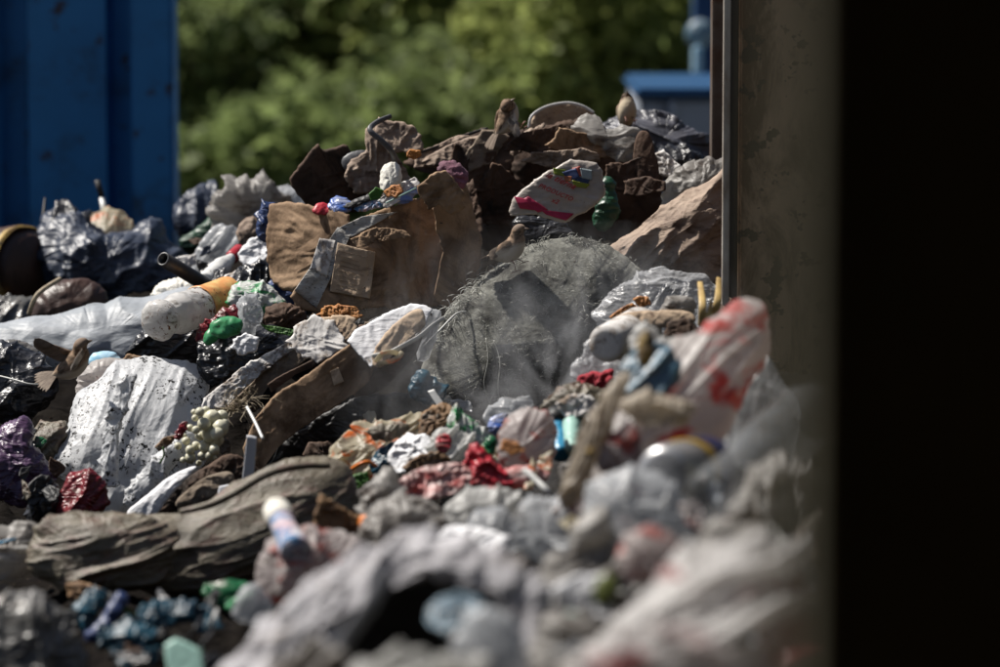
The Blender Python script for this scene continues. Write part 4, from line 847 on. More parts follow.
def sparrow(label, loc, rot, bm=BM1, head=(0, 0), wings='folded', fan=.10, legs=((0, 0), (0, 0)), crouch=0, scale=1., tilt_head=0):
    t = thing('sparrow', label, 'bird', loc, 'sparrows feeding on the heap'); t.rotation_euler = rot; t.scale = (scale,) * 3
    hx, hy = .046 + head[0], head[1]; hz = .040 + tilt_head
    V, f = loft([[-.050, 0, .004, .003, .002], [-.042, 0, .002, .010, .008], [-.025, 0, -.001, .020, .019], [-.004, 0, -.003, .0255, .0255], [.014, 0, .004, .0255, .026], [.028, hy * .3, .018, .020, .0215], [.037 + head[0] * .6, hy * .7, .031 + tilt_head * .6, .0165, .0165], [hx, hy, hz, .0155, .015], [hx + .010, hy * 1.25, hz + .001, .0115, .0115], [hx + .0165, hy * 1.4, hz - .001, .005, .005], [hx + .018, hy * 1.45, hz - .002, .0015, .0015]], 24, 5)
    lm_('body', V, f, bm, t)
    V, f = loft([[hx + .014, hy * 1.4, hz - .002, .0045, .0045], [hx + .021, hy * 1.55, hz - .003, .003, .003], [hx + .028, hy * 1.75, hz - .0055, .0004, .0004]], 10, 3); lm_('beak', V, f, BEAK, t)
    for s in (-1, 1):
        V, f = loft([[hx + .008, hy + s * .0115, hz + .003 - .002, .0003, .0003], [hx + .008, hy + s * .0115, hz + .003, .0024, .0022], [hx + .008, hy + s * .0115, hz + .003 + .002, .0003, .0003]], 10, 4); lm_('eye', V, f, EYE, t)
    V = []; Fc = []
    for k in range(9):
        a = (k - 4) / 4 * fan * 4; feather(V, Fc, np.array([-.040, .0012 * (k - 4), .003 + .0003 * k]), np.array([-math.cos(a), math.sin(a), -.05]), np.array([0, 0, 1.]), .052 - .004 * (abs(k - 4) < 1), .0048)
    lm_('tail', V, Fc, FM, t, False)
    if wings == 'folded':
        for s in (-1, 1):
            V, f = loft([[.018, s * .020, .014, .003, .008], [.006, s * .0235, .011, .0055, .0135], [-.014, s * .021, .007, .005, .0125], [-.034, s * .013, .004, .0035, .008], [-.056, s * .005, .003, .0012, .0025]], 14, 4); w = lm_('wing', V, f, bm, t)
            V = []; Fc = []
            for k in range(7): feather(V, Fc, np.array([.000 - .004 * k, s * (.0272 - .0013 * k), .015 - .0035 * k + .002]), np.array([-1, -s * .36, -.12 + .05 * k * .3]), np.array([0, s * 1., .25]), .048 - .002 * k, .0034)
            lm_('wing_feathers', V, Fc, FM, w, False)
    if legs:
        for s, (dx, dz) in zip((-1, 1), legs):
            k0 = np.array([-.002, s * .010, -.020]); k1 = np.array([.004 + dx * .4, s * .011, -.034 + dz * .5]); k2 = np.array([dx, s * .012, -.052 + dz])
            V, f = loft([[*k0, .004, .004], [*k1, .0014, .0014], [*k2, .0011, .0011]], 8, 4); lg = lm_('leg', V, f, LEG, t)
            for a in (-.5, 0, .5, 3.14):
                e = k2 + np.array([math.cos(a) * .014, math.sin(a) * .012, -.001]); V, f = loft([[*k2, .001, .001], [*((k2 + e) / 2 + [0, 0, .002]), .001, .001], [*e, .0004, .0004]], 6, 3); lm_('toe', V, f, LEG, lg)
    return t
h = hit(skt, 510, 272) or 9.8
sparrow('brown sparrow standing on the grey woven sack, facing right', P(509, 250.5, h - .05), (0, R(-20), R(-16)), scale=1.08, head=(-.004, -.008), legs=((.002, -.002), (.022, .012)), tilt_head=-.002)
b = sparrow('hunched sparrow on the crest of the dark cardboard, preening its drooped wing', P(507, 119, 10.35), (R(12), R(-58), R(12)), head=(-.020, -.016), wings='none', legs=((0, 0), (.01, 0)), scale=1.08, tilt_head=-.012)
spread_wing(b, (.022, -.020, .008), (.004, -.042, -.006), (-.7, -.5, -.35), (-.9, -.05, -.2), (.3, -.9, .3), .045, .036, FP, 12)
V, f = loft([[.018, .020, .014, .003, .008], [.006, .0235, .011, .0055, .0135], [-.014, .021, .007, .005, .0125], [-.034, .013, .004, .0035, .008], [-.056, .005, .003, .0012, .0025]], 14, 4); lm_('wing', V, f, BM1, b)
b = sparrow('upright pale sparrow with a black bib, facing the viewer above the white film', P(627, 113, 10.75), (0, R(-62), R(-80)), bm=BM2, head=(-.014, 0), legs=((0, 0), (0, 0)), tilt_head=-.016, scale=1.02)
b = sparrow('sparrow in flight at the left with fanned tail and raised wings', P(72, 366, 9.5), (R(28), R(-28), R(14)), head=(-.006, 0), wings='none', fan=.16, legs=None, scale=1.12)
spread_wing(b, (.018, .014, .014), (-.010, .030, .044), (-.62, .25, .75), (-.9, .1, .15), (.15, -.9, .35), .062, .042, FM)
spread_wing(b, (.018, -.014, .014), (.022, -.034, .036), (.10, -.5, .65), (-.6, -.5, .1), (.8, -.2, .4), .040, .036, FP)

# ------------------------------------------------------------------ middle and left front
bag('plastic_bag', [(-30, 350), (0, 342), (30, 346), (50, 362), (62, 380), (54, 404), (20, 420), (-30, 420)], 'black', 'glossy black bag at the left edge behind the flying sparrow', d=10.1, depth=24, cr=8, crs=26, fo=3, fos=30)
bag('plastic_bag', [(0, 346), (22, 340), (40, 350), (44, 364), (20, 366), (0, 360)], 'greyg', 'small grey dusty bag above the left edge black bag', d=10.15, depth=9, cr=3, crs=18)
tube('cord', [(0, 376, 9.9), (16, 380, 9.85), (30, 384, 9.83), (48, 384, 9.85)], .8, F['rib'], label='thin pale cord on the black bag at the left edge', cat='cord')
t = thing('container_lid', 'light blue plastic lid behind the speckled white bag', 'lid', P(104, 358, 10.0)); bag('lid_shell', [(88, 362), (92, 354), (104, 351), (116, 353), (122, 360), (118, 368), (92, 368)], 'lblue', None, None, d=10.0, depth=8, cr=.6, parent=t)
bag('plastic_bag', [(74, 384), (84, 372), (96, 364), (116, 362), (134, 366), (128, 382), (106, 394), (86, 398), (76, 394)], 'redp', 'greyish film with red print beside the flying sparrow', d=9.9, depth=12, cr=4, crs=16)
bag('leaf_scrap', [(118, 362), (128, 355), (146, 358), (156, 364), (140, 368), (124, 367)], 'leafb', 'brown leaf scrap behind the speckled white bag', 'leaf', d=9.95, depth=4, cr=2, crs=9)
t = thing('plastic_bag', 'big bright white bag peppered with black soil specks', 'plastic bag', P(140, 435, 9.7))
o, fs = B('bag_body', [(53, 462), (60, 440), (66, 416), (82, 392), (104, 374), (128, 362), (160, 361), (188, 362), (203, 370), (207, 394), (206, 420), (214, 440), (206, 462), (188, 480), (160, 492), (130, 506), (112, 510), (96, 490), (70, 476)], F['speck'], d=9.75, film=True, depth=40, cr=1.2, crs=40, fo=1.9, fos=50, fst=(1.5, .4), fang=-.35, rag=1, lump=6, lumps=40, tilt=.6, parent=t, c=(140, 430), octs=4), None
bag('bag_fold', [(100, 470), (104, 430), (110, 396), (126, 376), (138, 378), (124, 410), (118, 450), (120, 480), (108, 486)], 'speck', None, None, d=9.42, depth=9, cr=2.5, crs=24, fo=2, fos=20, parent=t)
bag('bag_fold', [(120, 500), (140, 470), (166, 446), (190, 430), (196, 440), (176, 466), (156, 490), (134, 508)], 'speck', None, None, d=9.38, depth=9, cr=2.5, crs=24, fo=2, fos=20, parent=t)
bag('plastic_bag', [(-8, 440), (4, 424), (24, 418), (32, 430), (28, 446), (46, 458), (60, 476), (50, 494), (20, 502), (-10, 500)], 'purple', 'crumpled purple film bag at the left edge', d=9.5, depth=18, cr=7, crs=18, fo=3, fos=30)
bag('plastic_bag', [(30, 440), (50, 424), (68, 420), (64, 446), (54, 462), (36, 456)], 'mud', 'muddy brown rag between the purple film and the white bag', d=9.7, depth=10, cr=4, crs=14)
bag('plastic_scrap', [(34, 442), (38, 436), (46, 438), (44, 446), (36, 448)], 'green', 'tiny bright green plastic scrap beside the purple film', 'scrap', d=9.5, depth=3, cr=1.5, crs=6)
bag('plastic_wrapper', [(55, 514), (60, 494), (68, 478), (84, 474), (98, 474), (106, 496), (104, 516), (80, 520)], 'darkred', 'shiny dark red packet in front of the speckled bag', 'wrapper', d=9.2, depth=9, cr=4, crs=14)
bag('plastic_bag', [(24, 500), (40, 486), (56, 482), (60, 506), (46, 522), (24, 520)], 'black', 'small black bag left of the dark red packet', d=9.2, depth=12, cr=5, crs=14)
t = thing('bulb_cluster', 'cluster of cream coloured round plastic bulbs hanging on the white bag', 'ornament', P(207, 437, 9.3))
rg = np.random.default_rng(9)
cl = [(212, 418, 9), (204, 424, 7), (220, 428, 9), (210, 434, 9), (200, 436, 5), (216, 440, 8), (206, 447, 7), (196, 446, 5), (214, 450, 6), (190, 428, 4), (185, 426, 3.2), (196, 430, 4.5), (200, 412, 5), (206, 410, 4), (222, 416, 6.5), (224, 424, 6), (195, 418, 3.5), (190, 458, 6), (183, 460, 3.2), (202, 456, 5), (209, 456, 4.5), (214, 458, 3.2), (199, 463, 3), (194, 412, 3), (208, 444, 6), (186, 441, 4.5), (178, 446, 4), (190, 450, 5), (184, 436, 3), (217, 434, 7)]
for (x, y, r_) in cl:
    th = np.linspace(0, 2 * np.pi, 9)[:-1]
    blob('bulb', [(x + r_ * math.cos(a) * (1 + .08 * math.sin(3 * a + x)), y + r_ * math.sin(a)) for a in th], F['grape'], d=9.32 + rg.uniform(-.03, .03) - r_ * .003, depth=r_, tilt=0, cr=.25, crs=r_, rag=.4, parent=t, rings=9, n=26, back=1)
bag('leaf_scrap', [(174, 434), (180, 424), (188, 420), (186, 432), (178, 440)], 'darkred', 'dark red leaf beside the cream bulbs', 'leaf', d=9.28, depth=2, cr=1.2, crs=7)
tube('plant_stem', [(160, 463, 9.25), (164, 455, 9.23), (163, 447, 9.23)], 1, F['leafg'], label='short green stem on the speckled bag below the bulbs', cat='stem')
bag('leaf_scrap', [(156, 446), (164, 438), (176, 436), (172, 444), (160, 450)], 'leafb', 'brown withered leaf on the speckled bag left of the bulbs', 'leaf', d=9.28, depth=2, cr=1.2, crs=7)
# open flat carton
t = thing('carton', 'long open carton lying tilted, dark brown front and pale wet flaps', 'carton', P(340, 380, 9.6))
o, fn2 = B('front_wall', [(244, 446), (256, 418), (276, 394), (312, 372), (356, 341), (366, 358), (376, 366), (372, 380), (352, 396), (322, 414), (300, 428), (276, 448), (262, 468), (250, 462)], F['card'], d=9.5, depth=2.5, prof=30, cr=3, crs=60, fo=.35, fos=26, fst=(.4, 1.8), fang=.62, tilt=.25, tx=.1, slab=True, parent=t, smooth=0, retfn=True, octs=4)
bag('side_flap', [(225, 408), (250, 384), (286, 346), (300, 344), (312, 356), (296, 368), (272, 380), (262, 396), (240, 408)], 'cardg', None, None, d=9.72, depth=3.5, prof=24, cr=2.4, crs=26, slab=True, parent=t, smooth=0, tilt=.5)
bag('inner_flap', [(268, 384), (276, 378), (312, 360), (316, 366), (296, 374), (272, 392)], 'cardd', None, None, d=9.56, depth=2.5, prof=24, cr=1, crs=26, slab=True, parent=t, smooth=0, tilt=.3)
bag('wet_paper', [(287, 342), (296, 330), (314, 318), (330, 320), (338, 330), (346, 346), (334, 352), (318, 360), (304, 352)], 'paper', None, None, d=9.6, depth=1.6, prof=16, cr=4.5, crs=24, slab=True, parent=t, tilt=1.1, octs=3, smooth=0, rag=4)
bag('paper_fold', [(308, 322), (334, 316), (352, 318), (358, 330), (344, 342), (334, 330)], 'cardp', None, None, d=9.62, depth=1.8, prof=16, smooth=0, rag=3, cr=3, crs=20, slab=True, parent=t, tilt=.9)
bag('top_flap', [(348, 340), (356, 330), (384, 316), (410, 306), (426, 308), (432, 312), (424, 326), (410, 336), (396, 346), (386, 352), (372, 364), (362, 354)], 'paperc', None, None, d=9.55, depth=3, prof=24, cr=1.6, crs=30, slab=True, parent=t, smooth=0, tilt=1.3, tx=.1)
bag('top_edge', [(372, 352), (388, 330), (408, 314), (420, 309), (426, 318), (424, 328), (408, 340), (394, 352), (384, 366), (374, 366)], 'cardp', None, None, d=9.48, depth=4, prof=14, cr=2, crs=18, slab=True, parent=t, smooth=1, tilt=.7)
bag('end_wall', [(376, 366), (392, 354), (412, 338), (424, 328), (418, 352), (400, 372), (380, 392), (356, 400), (352, 392), (370, 380)], 'cardd', None, None, d=9.52, depth=4, prof=16, cr=2.4, crs=24, slab=True, parent=t, tilt=-.1)
decal('tape', [(330, 372), (338, 368), (344, 382), (334, 386)], F['cardp'], o, fn2, t)
bag('wet_paper', [(204, 408), (206, 396), (222, 384), (244, 368), (272, 352), (290, 342), (298, 348), (276, 362), (258, 376), (240, 392), (228, 404)], 'paper', 'strip of wet white paper pasted along the tilted open carton', 'paper', d=9.7, depth=5, cr=4, crs=16, tilt=1.0, octs=4)
t = thing('ribbon', 'pale ribbon with a bow lying across the tilted open carton', 'ribbon', P(410, 345, 9.4))
tube('ribbon_strap', [(372, 356, 9.36), (390, 352, 9.33), (406, 344, 9.33), (420, 336, 9.36), (432, 326, 9.4), (444, 318, 9.45)], 2.2, F['rib'], t, flat=.35)
for (pts) in ([(376, 362, 9.34), (382, 354, 9.3), (392, 352, 9.3), (398, 354, 9.32)], [(378, 364, 9.34), (388, 362, 9.3), (398, 358, 9.3), (402, 352, 9.32)]): tube('bow_loop', pts, 2.6, F['cream'], t, flat=.35)
bag('plastic_sheet', [(418, 336), (424, 318), (434, 308), (440, 316), (436, 336), (430, 352), (420, 360)], 'hazy', 'strip of pale film between the tilted carton and the woven sack', 'plastic sheet', d=9.6, depth=5, cr=3, crs=12)
bag('leaf_scrap', [(318, 316), (326, 308), (340, 306), (352, 308), (360, 314), (350, 320), (330, 321)], 'peel', 'orange peel scraps lying above the wet paper flap', 'peel', d=9.75, depth=4, cr=3.5, crs=8, rag=6)
bag('plastic_sheet', [(410, 394), (414, 372), (426, 371), (440, 380), (448, 392), (440, 406), (420, 404)], 'teal', 'small teal film scrap under the woven sack', 'plastic sheet', d=9.35, depth=6, cr=4, crs=14)
board('wooden_slat', [(428, 392), (434, 390), (447, 408), (442, 412)], 9.2, 1.6, F['wplast'], cr=.3, label='short white slat standing in front of the teal scrap', cat='slat')
board('wooden_slat', [(247, 436), (257, 437), (253, 482), (242, 484)], 8.95, 2, F['wood'], cr=.3, tilt=.1, label='upright whitish slat behind the long muddy sack', cat='slat')
board('wooden_slat', [(219, 487), (229, 485), (234, 489), (232, 496), (218, 496)], 8.9, 3, F['wood'], cr=.3, label='short stub of white slat low behind the muddy sack', cat='slat')
tube('stick', [(247, 407, 9.2), (255, 422, 9.15), (263, 439, 9.1)], 1.5, F['wplast'], label='thin white plastic stick over the dark carton corner', cat='stick')
t = thing('straw_tuft', 'tuft of dry straw at the corner of the tilted carton', 'straw', P(240, 404, 9.4)); strands('straw_blades', 60, [(232, 408, 9.4), (240, 404, 9.4), (248, 400, 9.38)], 26, F['straw'], t, 9.4, rad=.5, up=.1, droop=.1, seed=6)['kind'] = 'stuff'
bag('cardboard_scrap', [(140, 520), (160, 498), (184, 480), (204, 468), (230, 452), (250, 462), (262, 474), (250, 492), (216, 502), (180, 512), (160, 522)], 'cardd', 'dark brown torn cardboard under the bulbs and slats', 'cardboard', d=9.15, depth=7, cr=4, crs=22, slab=True, tilt=.3)
bag('paper_scrap', [(124, 512), (146, 496), (170, 476), (200, 465), (186, 480), (166, 500), (158, 514), (140, 518)], 'paperc', 'white paper wedge under the speckled bag', 'paper', d=9.05, depth=5, cr=2, crs=24, slab=True, tilt=.8)
bag('cardboard_scrap', [(170, 506), (196, 482), (226, 470), (236, 480), (222, 492), (196, 508)], 'cardg', 'greyish brown curl of cardboard beside the white paper wedge', 'cardboard', d=8.98, depth=5, cr=3, crs=18, slab=True, tilt=.5)
bag('shade_sheet', [(256, 470), (280, 444), (320, 418), (360, 396), (420, 392), (470, 410), (430, 420), (370, 430), (340, 446), (330, 474), (290, 486)], 'dark', 'black sheet standing in for the shade under the tilted carton', 'sheet', d=9.55, depth=8, cr=6, crs=40, tilt=-.3)  # black sheet put in for the deep shade under the carton
# long muddy sack
t = thing('muddy_sack', 'long mud-smeared grey green sack bag lying across the lower left', 'sack', P(190, 530, 8.6))
bag('sack_left_lobe', [(24, 560), (34, 532), (60, 516), (96, 512), (130, 513), (160, 518), (178, 530), (176, 560), (164, 584), (120, 592), (70, 588), (34, 580)], 'mud', None, None, d=8.4, depth=32, film=True, rag=1, cr=1.2, crs=50, fo=4, fos=44, fst=(.45, 1.7), fang=.2, lump=6, tilt=.5, parent=t, c=(104, 552), octs=4)
bag('sack_right_lobe', [(130, 520), (160, 517), (200, 508), (240, 488), (270, 472), (310, 465), (336, 468), (350, 484), (362, 508), (350, 540), (320, 560), (280, 576), (220, 590), (170, 592), (140, 580)], 'mud', None, None, d=8.55, depth=30, film=True, rag=1, cr=1, crs=60, fo=2.6, fos=64, fst=(.4, 1.7), fang=.3, lump=6, tilt=.75, tx=.1, parent=t, c=(245, 535), octs=4)
tube('rolled_hem', [(180, 512, 8.35), (212, 504, 8.33), (240, 490, 8.33), (268, 474, 8.35), (300, 466, 8.38), (330, 466, 8.4)], [3, 4, 4, 4, 4, 3], F['mud'], t)
bag('plastic_bag', [(-20, 560), (-10, 530), (12, 526), (34, 520), (40, 540), (30, 566), (10, 590), (-20, 590)], 'grime', 'grubby bag cut by the left edge beside the muddy sack', d=8.5, depth=16, cr=5, crs=18)
tube('pen', [(-4, 544, 8.15), (16, 539, 8.15)], 1.5, F['cyan'], label='thin bright blue pen barrel at the left edge', cat='pen')
bag('plastic_bag', [(-30, 620), (0, 596), (30, 590), (56, 606), (76, 630), (92, 660), (90, 700), (-30, 700)], 'greyg', 'glossy grey bag in the bottom left corner', d=7.1, depth=26, cr=7, crs=30, fo=6, fos=34, fst=(1.4, .6), lump=4)
bag('plastic_bag', [(66, 586), (84, 582), (100, 588), (102, 600), (86, 604), (70, 598)], 'leafb', 'rusty orange brown rag under the muddy sack', d=8.0, depth=5, cr=3, crs=10)
bl = [([(72, 610), (84, 592), (104, 588), (110, 600), (96, 616), (84, 632)], 'teal', 'folded teal film in the lower left, nearest the muddy sack'),
      ([(106, 640), (118, 622), (138, 620), (156, 632), (154, 654), (134, 668), (116, 658)], 'teal', 'bulging teal blue film near the bottom edge'),
      ([(138, 610), (160, 602), (190, 604), (200, 612), (184, 624), (150, 626)], 'teal', 'glinting teal film lying flat below the muddy sack'),
      ([(96, 640), (120, 616), (126, 600), (118, 596), (104, 610), (90, 632)], 'dblue', 'dark blue film between the two teal bags')]
for p, m, l in bl: bag('plastic_film', p, m, l, 'plastic film', d=dep(*np.mean(p, 0)) - .1, depth=7, cr=5, crs=16, fo=3, fos=20, tilt=.9)
bag('plastic_box', [(200, 596), (206, 584), (226, 582), (250, 584), (252, 598), (236, 612), (220, 606)], 'green', 'bright green plastic tub half buried beside the pink smeared bag', 'tub', d=7.7, depth=6, cr=2, crs=14, tilt=.6)
bag('plastic_box', [(222, 606), (238, 596), (256, 590), (254, 604), (236, 612)], 'gplast', 'bright green shard below the green tub', 'shard', d=7.55, depth=4, cr=2, crs=14)
board('plastic_board', [(164, 646), (174, 640), (202, 650), (206, 676), (170, 676)], 7.0, 4, F['mint'], cr=1, tilt=.6, label='pale mint board at the bottom edge left of the grey cloth', cat='board')
for q, (x, y, a, L_, m) in enumerate([(196, 628, 1.0, 26, 'pipe'), (214, 618, 1.2, 18, 'wplast'), (150, 606, .3, 16, 'straw'), (126, 610, -.5, 18, 'leafg'), (206, 640, .9, 22, 'hose'), (118, 604, .2, 14, 'straw')]):
    dx, dy = math.cos(a) * L_ / 2, -math.sin(a) * L_ / 2; dd = dep(x, y) - .12
    tube('stick', [(x - dx, y - dy, dd), (x, y, dd - .02), (x + dx, y + dy, dd + .02)], 2.2, F[m], label=['black rod leaning between the teal film and green tub', 'white rod beside the green tub', 'straw coloured stick on the flat teal film', 'olive stick across the dark blue film', 'dark grey rod below the green tub', 'short pale stick under the muddy sack'][q], cat='stick', flat=.6)

# ------------------------------------------------------------------ centre front
bag('plastic_bag', [(326, 470), (330, 452), (346, 438), (372, 424), (400, 416), (424, 416), (430, 430), (412, 446), (394, 460), (370, 474), (344, 482)], 'cream', 'yellowish carrier bag with orange print in front of the black hollow', d=9.0, depth=16, cr=3, crs=30, fo=4.5, fos=28, fst=(.5, 1.8), fang=.5, tilt=.9)
tube('orange_strip', [(348, 472, 8.75), (358, 465, 8.72), (368, 462, 8.72), (376, 466, 8.75)], 2, F['orange'], label='orange curved plastic strip on the yellowish carrier bag', cat='strip')
bag('leaf_scrap', [(348, 486), (354, 476), (366, 474), (368, 482), (358, 490)], 'leafg', 'fresh green sprig under the orange strip', 'leaf', d=8.7, depth=4, cr=3, crs=7, rag=4)
bag('leaf_scrap', [(420, 434), (424, 416), (432, 408), (448, 404), (452, 414), (440, 428), (430, 438)], 'leafb', 'crumpled brown leaf beside the green printed wrapper', 'leaf', d=8.95, depth=7, cr=5, crs=12, rag=4)
bag('plastic_wrapper', [(448, 424), (450, 408), (460, 406), (472, 418), (488, 430), (494, 446), (486, 456), (470, 448), (456, 438)], 'greenp', 'white wrapper with a green band near the brown leaf', 'wrapper', d=8.85, depth=8, cr=4, crs=14)
bag('plastic_bag', [(478, 452), (482, 440), (492, 438), (494, 450), (488, 458)], 'green', 'small green film knot next to the bright red bag', d=8.7, depth=6, cr=3, crs=8)
bag('paper_scrap', [(388, 462), (394, 446), (408, 436), (424, 436), (438, 446), (434, 456), (416, 466), (398, 472)], 'paperc', 'bright white crumpled paper in the blurred middle', 'paper', d=8.8, depth=9, cr=5, crs=16, tilt=.9)
bag('plastic_bag', [(372, 462), (380, 446), (396, 442), (398, 454), (388, 466), (378, 470)], 'teal', 'dark teal scrap left of the bright white paper', d=8.85, depth=6, cr=4, crs=10)
bag('cardboard_scrap', [(404, 466), (420, 456), (440, 452), (450, 460), (440, 470), (414, 474)], 'leafb', 'tan scrap in front of the bright white paper', 'cardboard', d=8.65, depth=5, cr=3, crs=12)
bag('plastic_bag', [(366, 430), (384, 424), (404, 422), (412, 430), (396, 438), (376, 442)], 'mud', 'olive rag folded over the yellowish carrier bag', d=8.85, depth=5, cr=3, crs=14)
bag('plastic_bag', [(430, 448), (440, 430), (454, 426), (470, 434), (478, 448), (474, 462), (452, 464), (438, 458)], 'white', 'white bag between the red piece and the green band wrapper', d=8.75, depth=11, cr=5, crs=18)
bag('plastic_scrap', [(435, 446), (438, 436), (448, 434), (452, 442), (448, 452), (440, 452)], 'red', 'small bright red piece on the white bag', 'scrap', d=8.55, depth=1.5, slab=True, cr=3, crs=9, tilt=.8)
bag('plastic_bag', [(464, 470), (466, 454), (474, 446), (484, 450), (490, 460), (506, 470), (510, 484), (490, 488), (472, 484)], 'red', 'bright red crumpled plastic in the blurred middle', 'plastic bag', d=8.3, depth=2, slab=True, cr=6, crs=18, fo=3, fos=20, rag=4, tilt=1)
bag('plastic_bag', [(500, 478), (516, 468), (540, 466), (552, 474), (546, 484), (516, 488)], 'redfilm', 'dull red film trailing under the knotted white bag', d=8.3, depth=8, cr=4, crs=16)
bag('plastic_bag', [(496, 452), (500, 424), (514, 408), (534, 405), (548, 416), (554, 440), (552, 462), (536, 474), (512, 470), (498, 464)], 'pink', 'knotted white bag with an orange stain showing through', d=8.4, depth=22, cr=4, crs=26, lump=3)
bag('food_scrap', [(502, 450), (504, 440), (516, 442), (524, 450), (512, 454)], 'peel', 'orange patch of food pressed to the knotted white bag', 'food scrap', d=8.0, depth=4, cr=1.5, crs=10)
t = thing('drink_can', 'blue and black drink can upright behind the knotted white bag', 'can', P(558, 435, 8.5)); lathe('can_body', (562, 456, 8.45), (556, 420, 8.55), [(0, 8), (.05, 10), (.95, 10), (1, 8)], F['cyan'], t, dent=1); lathe('can_top', (557, 424, 8.53), (555.5, 412, 8.56), [(0, 10.6), (.6, 10.6), (1, 8.5)], F['dark'], t)
t = thing('plastic_cup', 'small mint cup right of the blue drink can', 'cup', P(572, 434, 8.5)); lathe('cup_body', (572, 450, 8.4), (572, 424, 8.5), [(0, 7), (.9, 9), (1, 9.5)], F['mint'], t, dent=1)
bag('plastic_bag', [(486, 430), (494, 416), (506, 412), (512, 422), (500, 436)], 'blue', 'blue tinted film behind the knotted white bag', d=8.8, depth=6, cr=3, crs=10)
bag('plastic_bag', [(484, 420), (492, 408), (508, 402), (530, 396), (528, 408), (508, 420)], 'hazy', 'thin crumpled film peaks behind the knotted white bag', d=9.0, depth=7, cr=5, crs=12)
bag('rag', [(540, 408), (556, 390), (580, 386), (606, 390), (612, 404), (596, 420), (570, 424), (550, 418)], 'mud', 'brownish crumpled rag under the red cloth', 'rag', d=8.75, depth=12, cr=6, crs=18)
bag('paper_scrap', [(556, 404), (570, 396), (590, 396), (600, 406), (588, 416), (566, 416)], 'paper', 'pale folded scrap on the brownish rag', 'paper', d=8.5, depth=6, cr=4, crs=14)
bag('plastic_bag', [(546, 400), (560, 388), (578, 382), (580, 392), (562, 402)], 'cardd', 'dark brown strip beside the red cloth', 'strip', d=8.8, depth=5, cr=3, crs=12)
bag('red_cloth', [(576, 392), (578, 376), (588, 372), (596, 374), (606, 370), (615, 374), (612, 388), (596, 390), (584, 394)], 'redcloth', 'dark red folded cloth in front of the steam', 'cloth', d=8.9, depth=8, cr=3, crs=12, fo=2, fos=12)
bag('plastic_bag', [(392, 488), (408, 474), (436, 466), (462, 464), (474, 474), (462, 490), (430, 498), (400, 500)], 'redfilm', 'sheer red film over whitish bags left of the bright red plastic', d=8.25, depth=2, slab=True, cr=6, crs=22, fo=4, fos=24, tilt=1.2)
bag('plastic_bag', [(356, 500), (368, 482), (386, 472), (400, 480), (404, 500), (392, 520), (366, 522)], 'grime', 'beige grimy bag at the left end of the sheer red film', d=8.1, depth=16, cr=6, crs=20, fo=3, fos=18)
bag('plastic_bag', [(362, 530), (376, 508), (404, 498), (436, 500), (450, 516), (440, 542), (400, 560), (372, 552)], 'grime', 'large grimy white bag right of the muddy sack end', d=7.7, depth=22, cr=8, crs=26, fo=3, fos=30)
bag('plastic_bag', [(438, 512), (456, 494), (486, 488), (520, 492), (528, 508), (510, 520), (470, 530), (446, 530)], 'white', 'bright white rolled bag below the bright red plastic', d=7.7, depth=14, cr=5, crs=22, fo=3, fos=30)
bag('paper_tray', [(430, 546), (446, 530), (478, 528), (508, 534), (502, 550), (470, 556), (440, 558)], 'paperc', 'bright crumpled white tray in the blurred foreground', 'tray', d=7.1, depth=10, cr=4, crs=18, tilt=.9)
tube('curved_tube', [(524, 470, 7.9), (536, 480, 7.88), (548, 492, 7.86), (554, 502, 7.9)], 3, F['wplast'], label='curved white tube right of the dull red film', cat='tube')
bag('plastic_bag', [(516, 520), (530, 500), (556, 498), (578, 508), (584, 530), (566, 556), (534, 560), (518, 544)], 'hazy', 'cloudy grey bag under the curved white tube', d=7.3, depth=18, cr=7, crs=24)
bag('plastic_bag', [(472, 520), (500, 512), (524, 520), (530, 540), (506, 552), (480, 544)], 'hazy', 'cloudy crumpled film right of the white rolled bag', d=7.3, depth=14, cr=6, crs=20)
# pink bag with bottle neck
bag('plastic_bag', [(254, 582), (258, 556), (274, 540), (304, 532), (340, 530), (362, 540), (356, 560), (330, 580), (300, 600), (274, 606), (258, 600)], 'pink', 'white bag with faded red smears around a capped bottle', d=7.5, depth=26, cr=4, crs=30, fo=3, fos=30, fst=(1.5, .6))
t = thing('plastic_bottle', 'bottle with grey cap and blue red label poking out of the smeared bag', 'bottle', P(282, 528, 7.6))
lathe('bottle_body', (296, 552, 7.45), (280, 518, 7.6), [(0, 16), (.3, 15), (.6, 13), (1, 12)], F['rblabel'], t, dent=.6); lathe('cap', (281.5, 521, 7.59), (275.5, 508, 7.64), [(0, 13), (.1, 14), (.85, 14), (1, 12)], F['foam'], t)
bag('plastic_bag', [(238, 600), (250, 586), (266, 590), (272, 608), (256, 622), (236, 618)], 'hazy', 'pale film scrap left below the smeared bag', d=7.2, depth=9, cr=4, crs=14)
bag('leaf_scrap', [(318, 500), (322, 496), (346, 512), (368, 520), (356, 536), (330, 534), (318, 524)], 'leafb', 'dried brown leaves behind the smeared bag', 'leaf', d=7.95, depth=6, cr=4, crs=14, rag=4)
bag('peel_scrap', [(358, 524), (362, 514), (372, 518), (372, 530), (362, 532)], 'orange', 'orange scrap at the end of the muddy sack', 'scrap', d=7.9, depth=4, cr=2, crs=8)
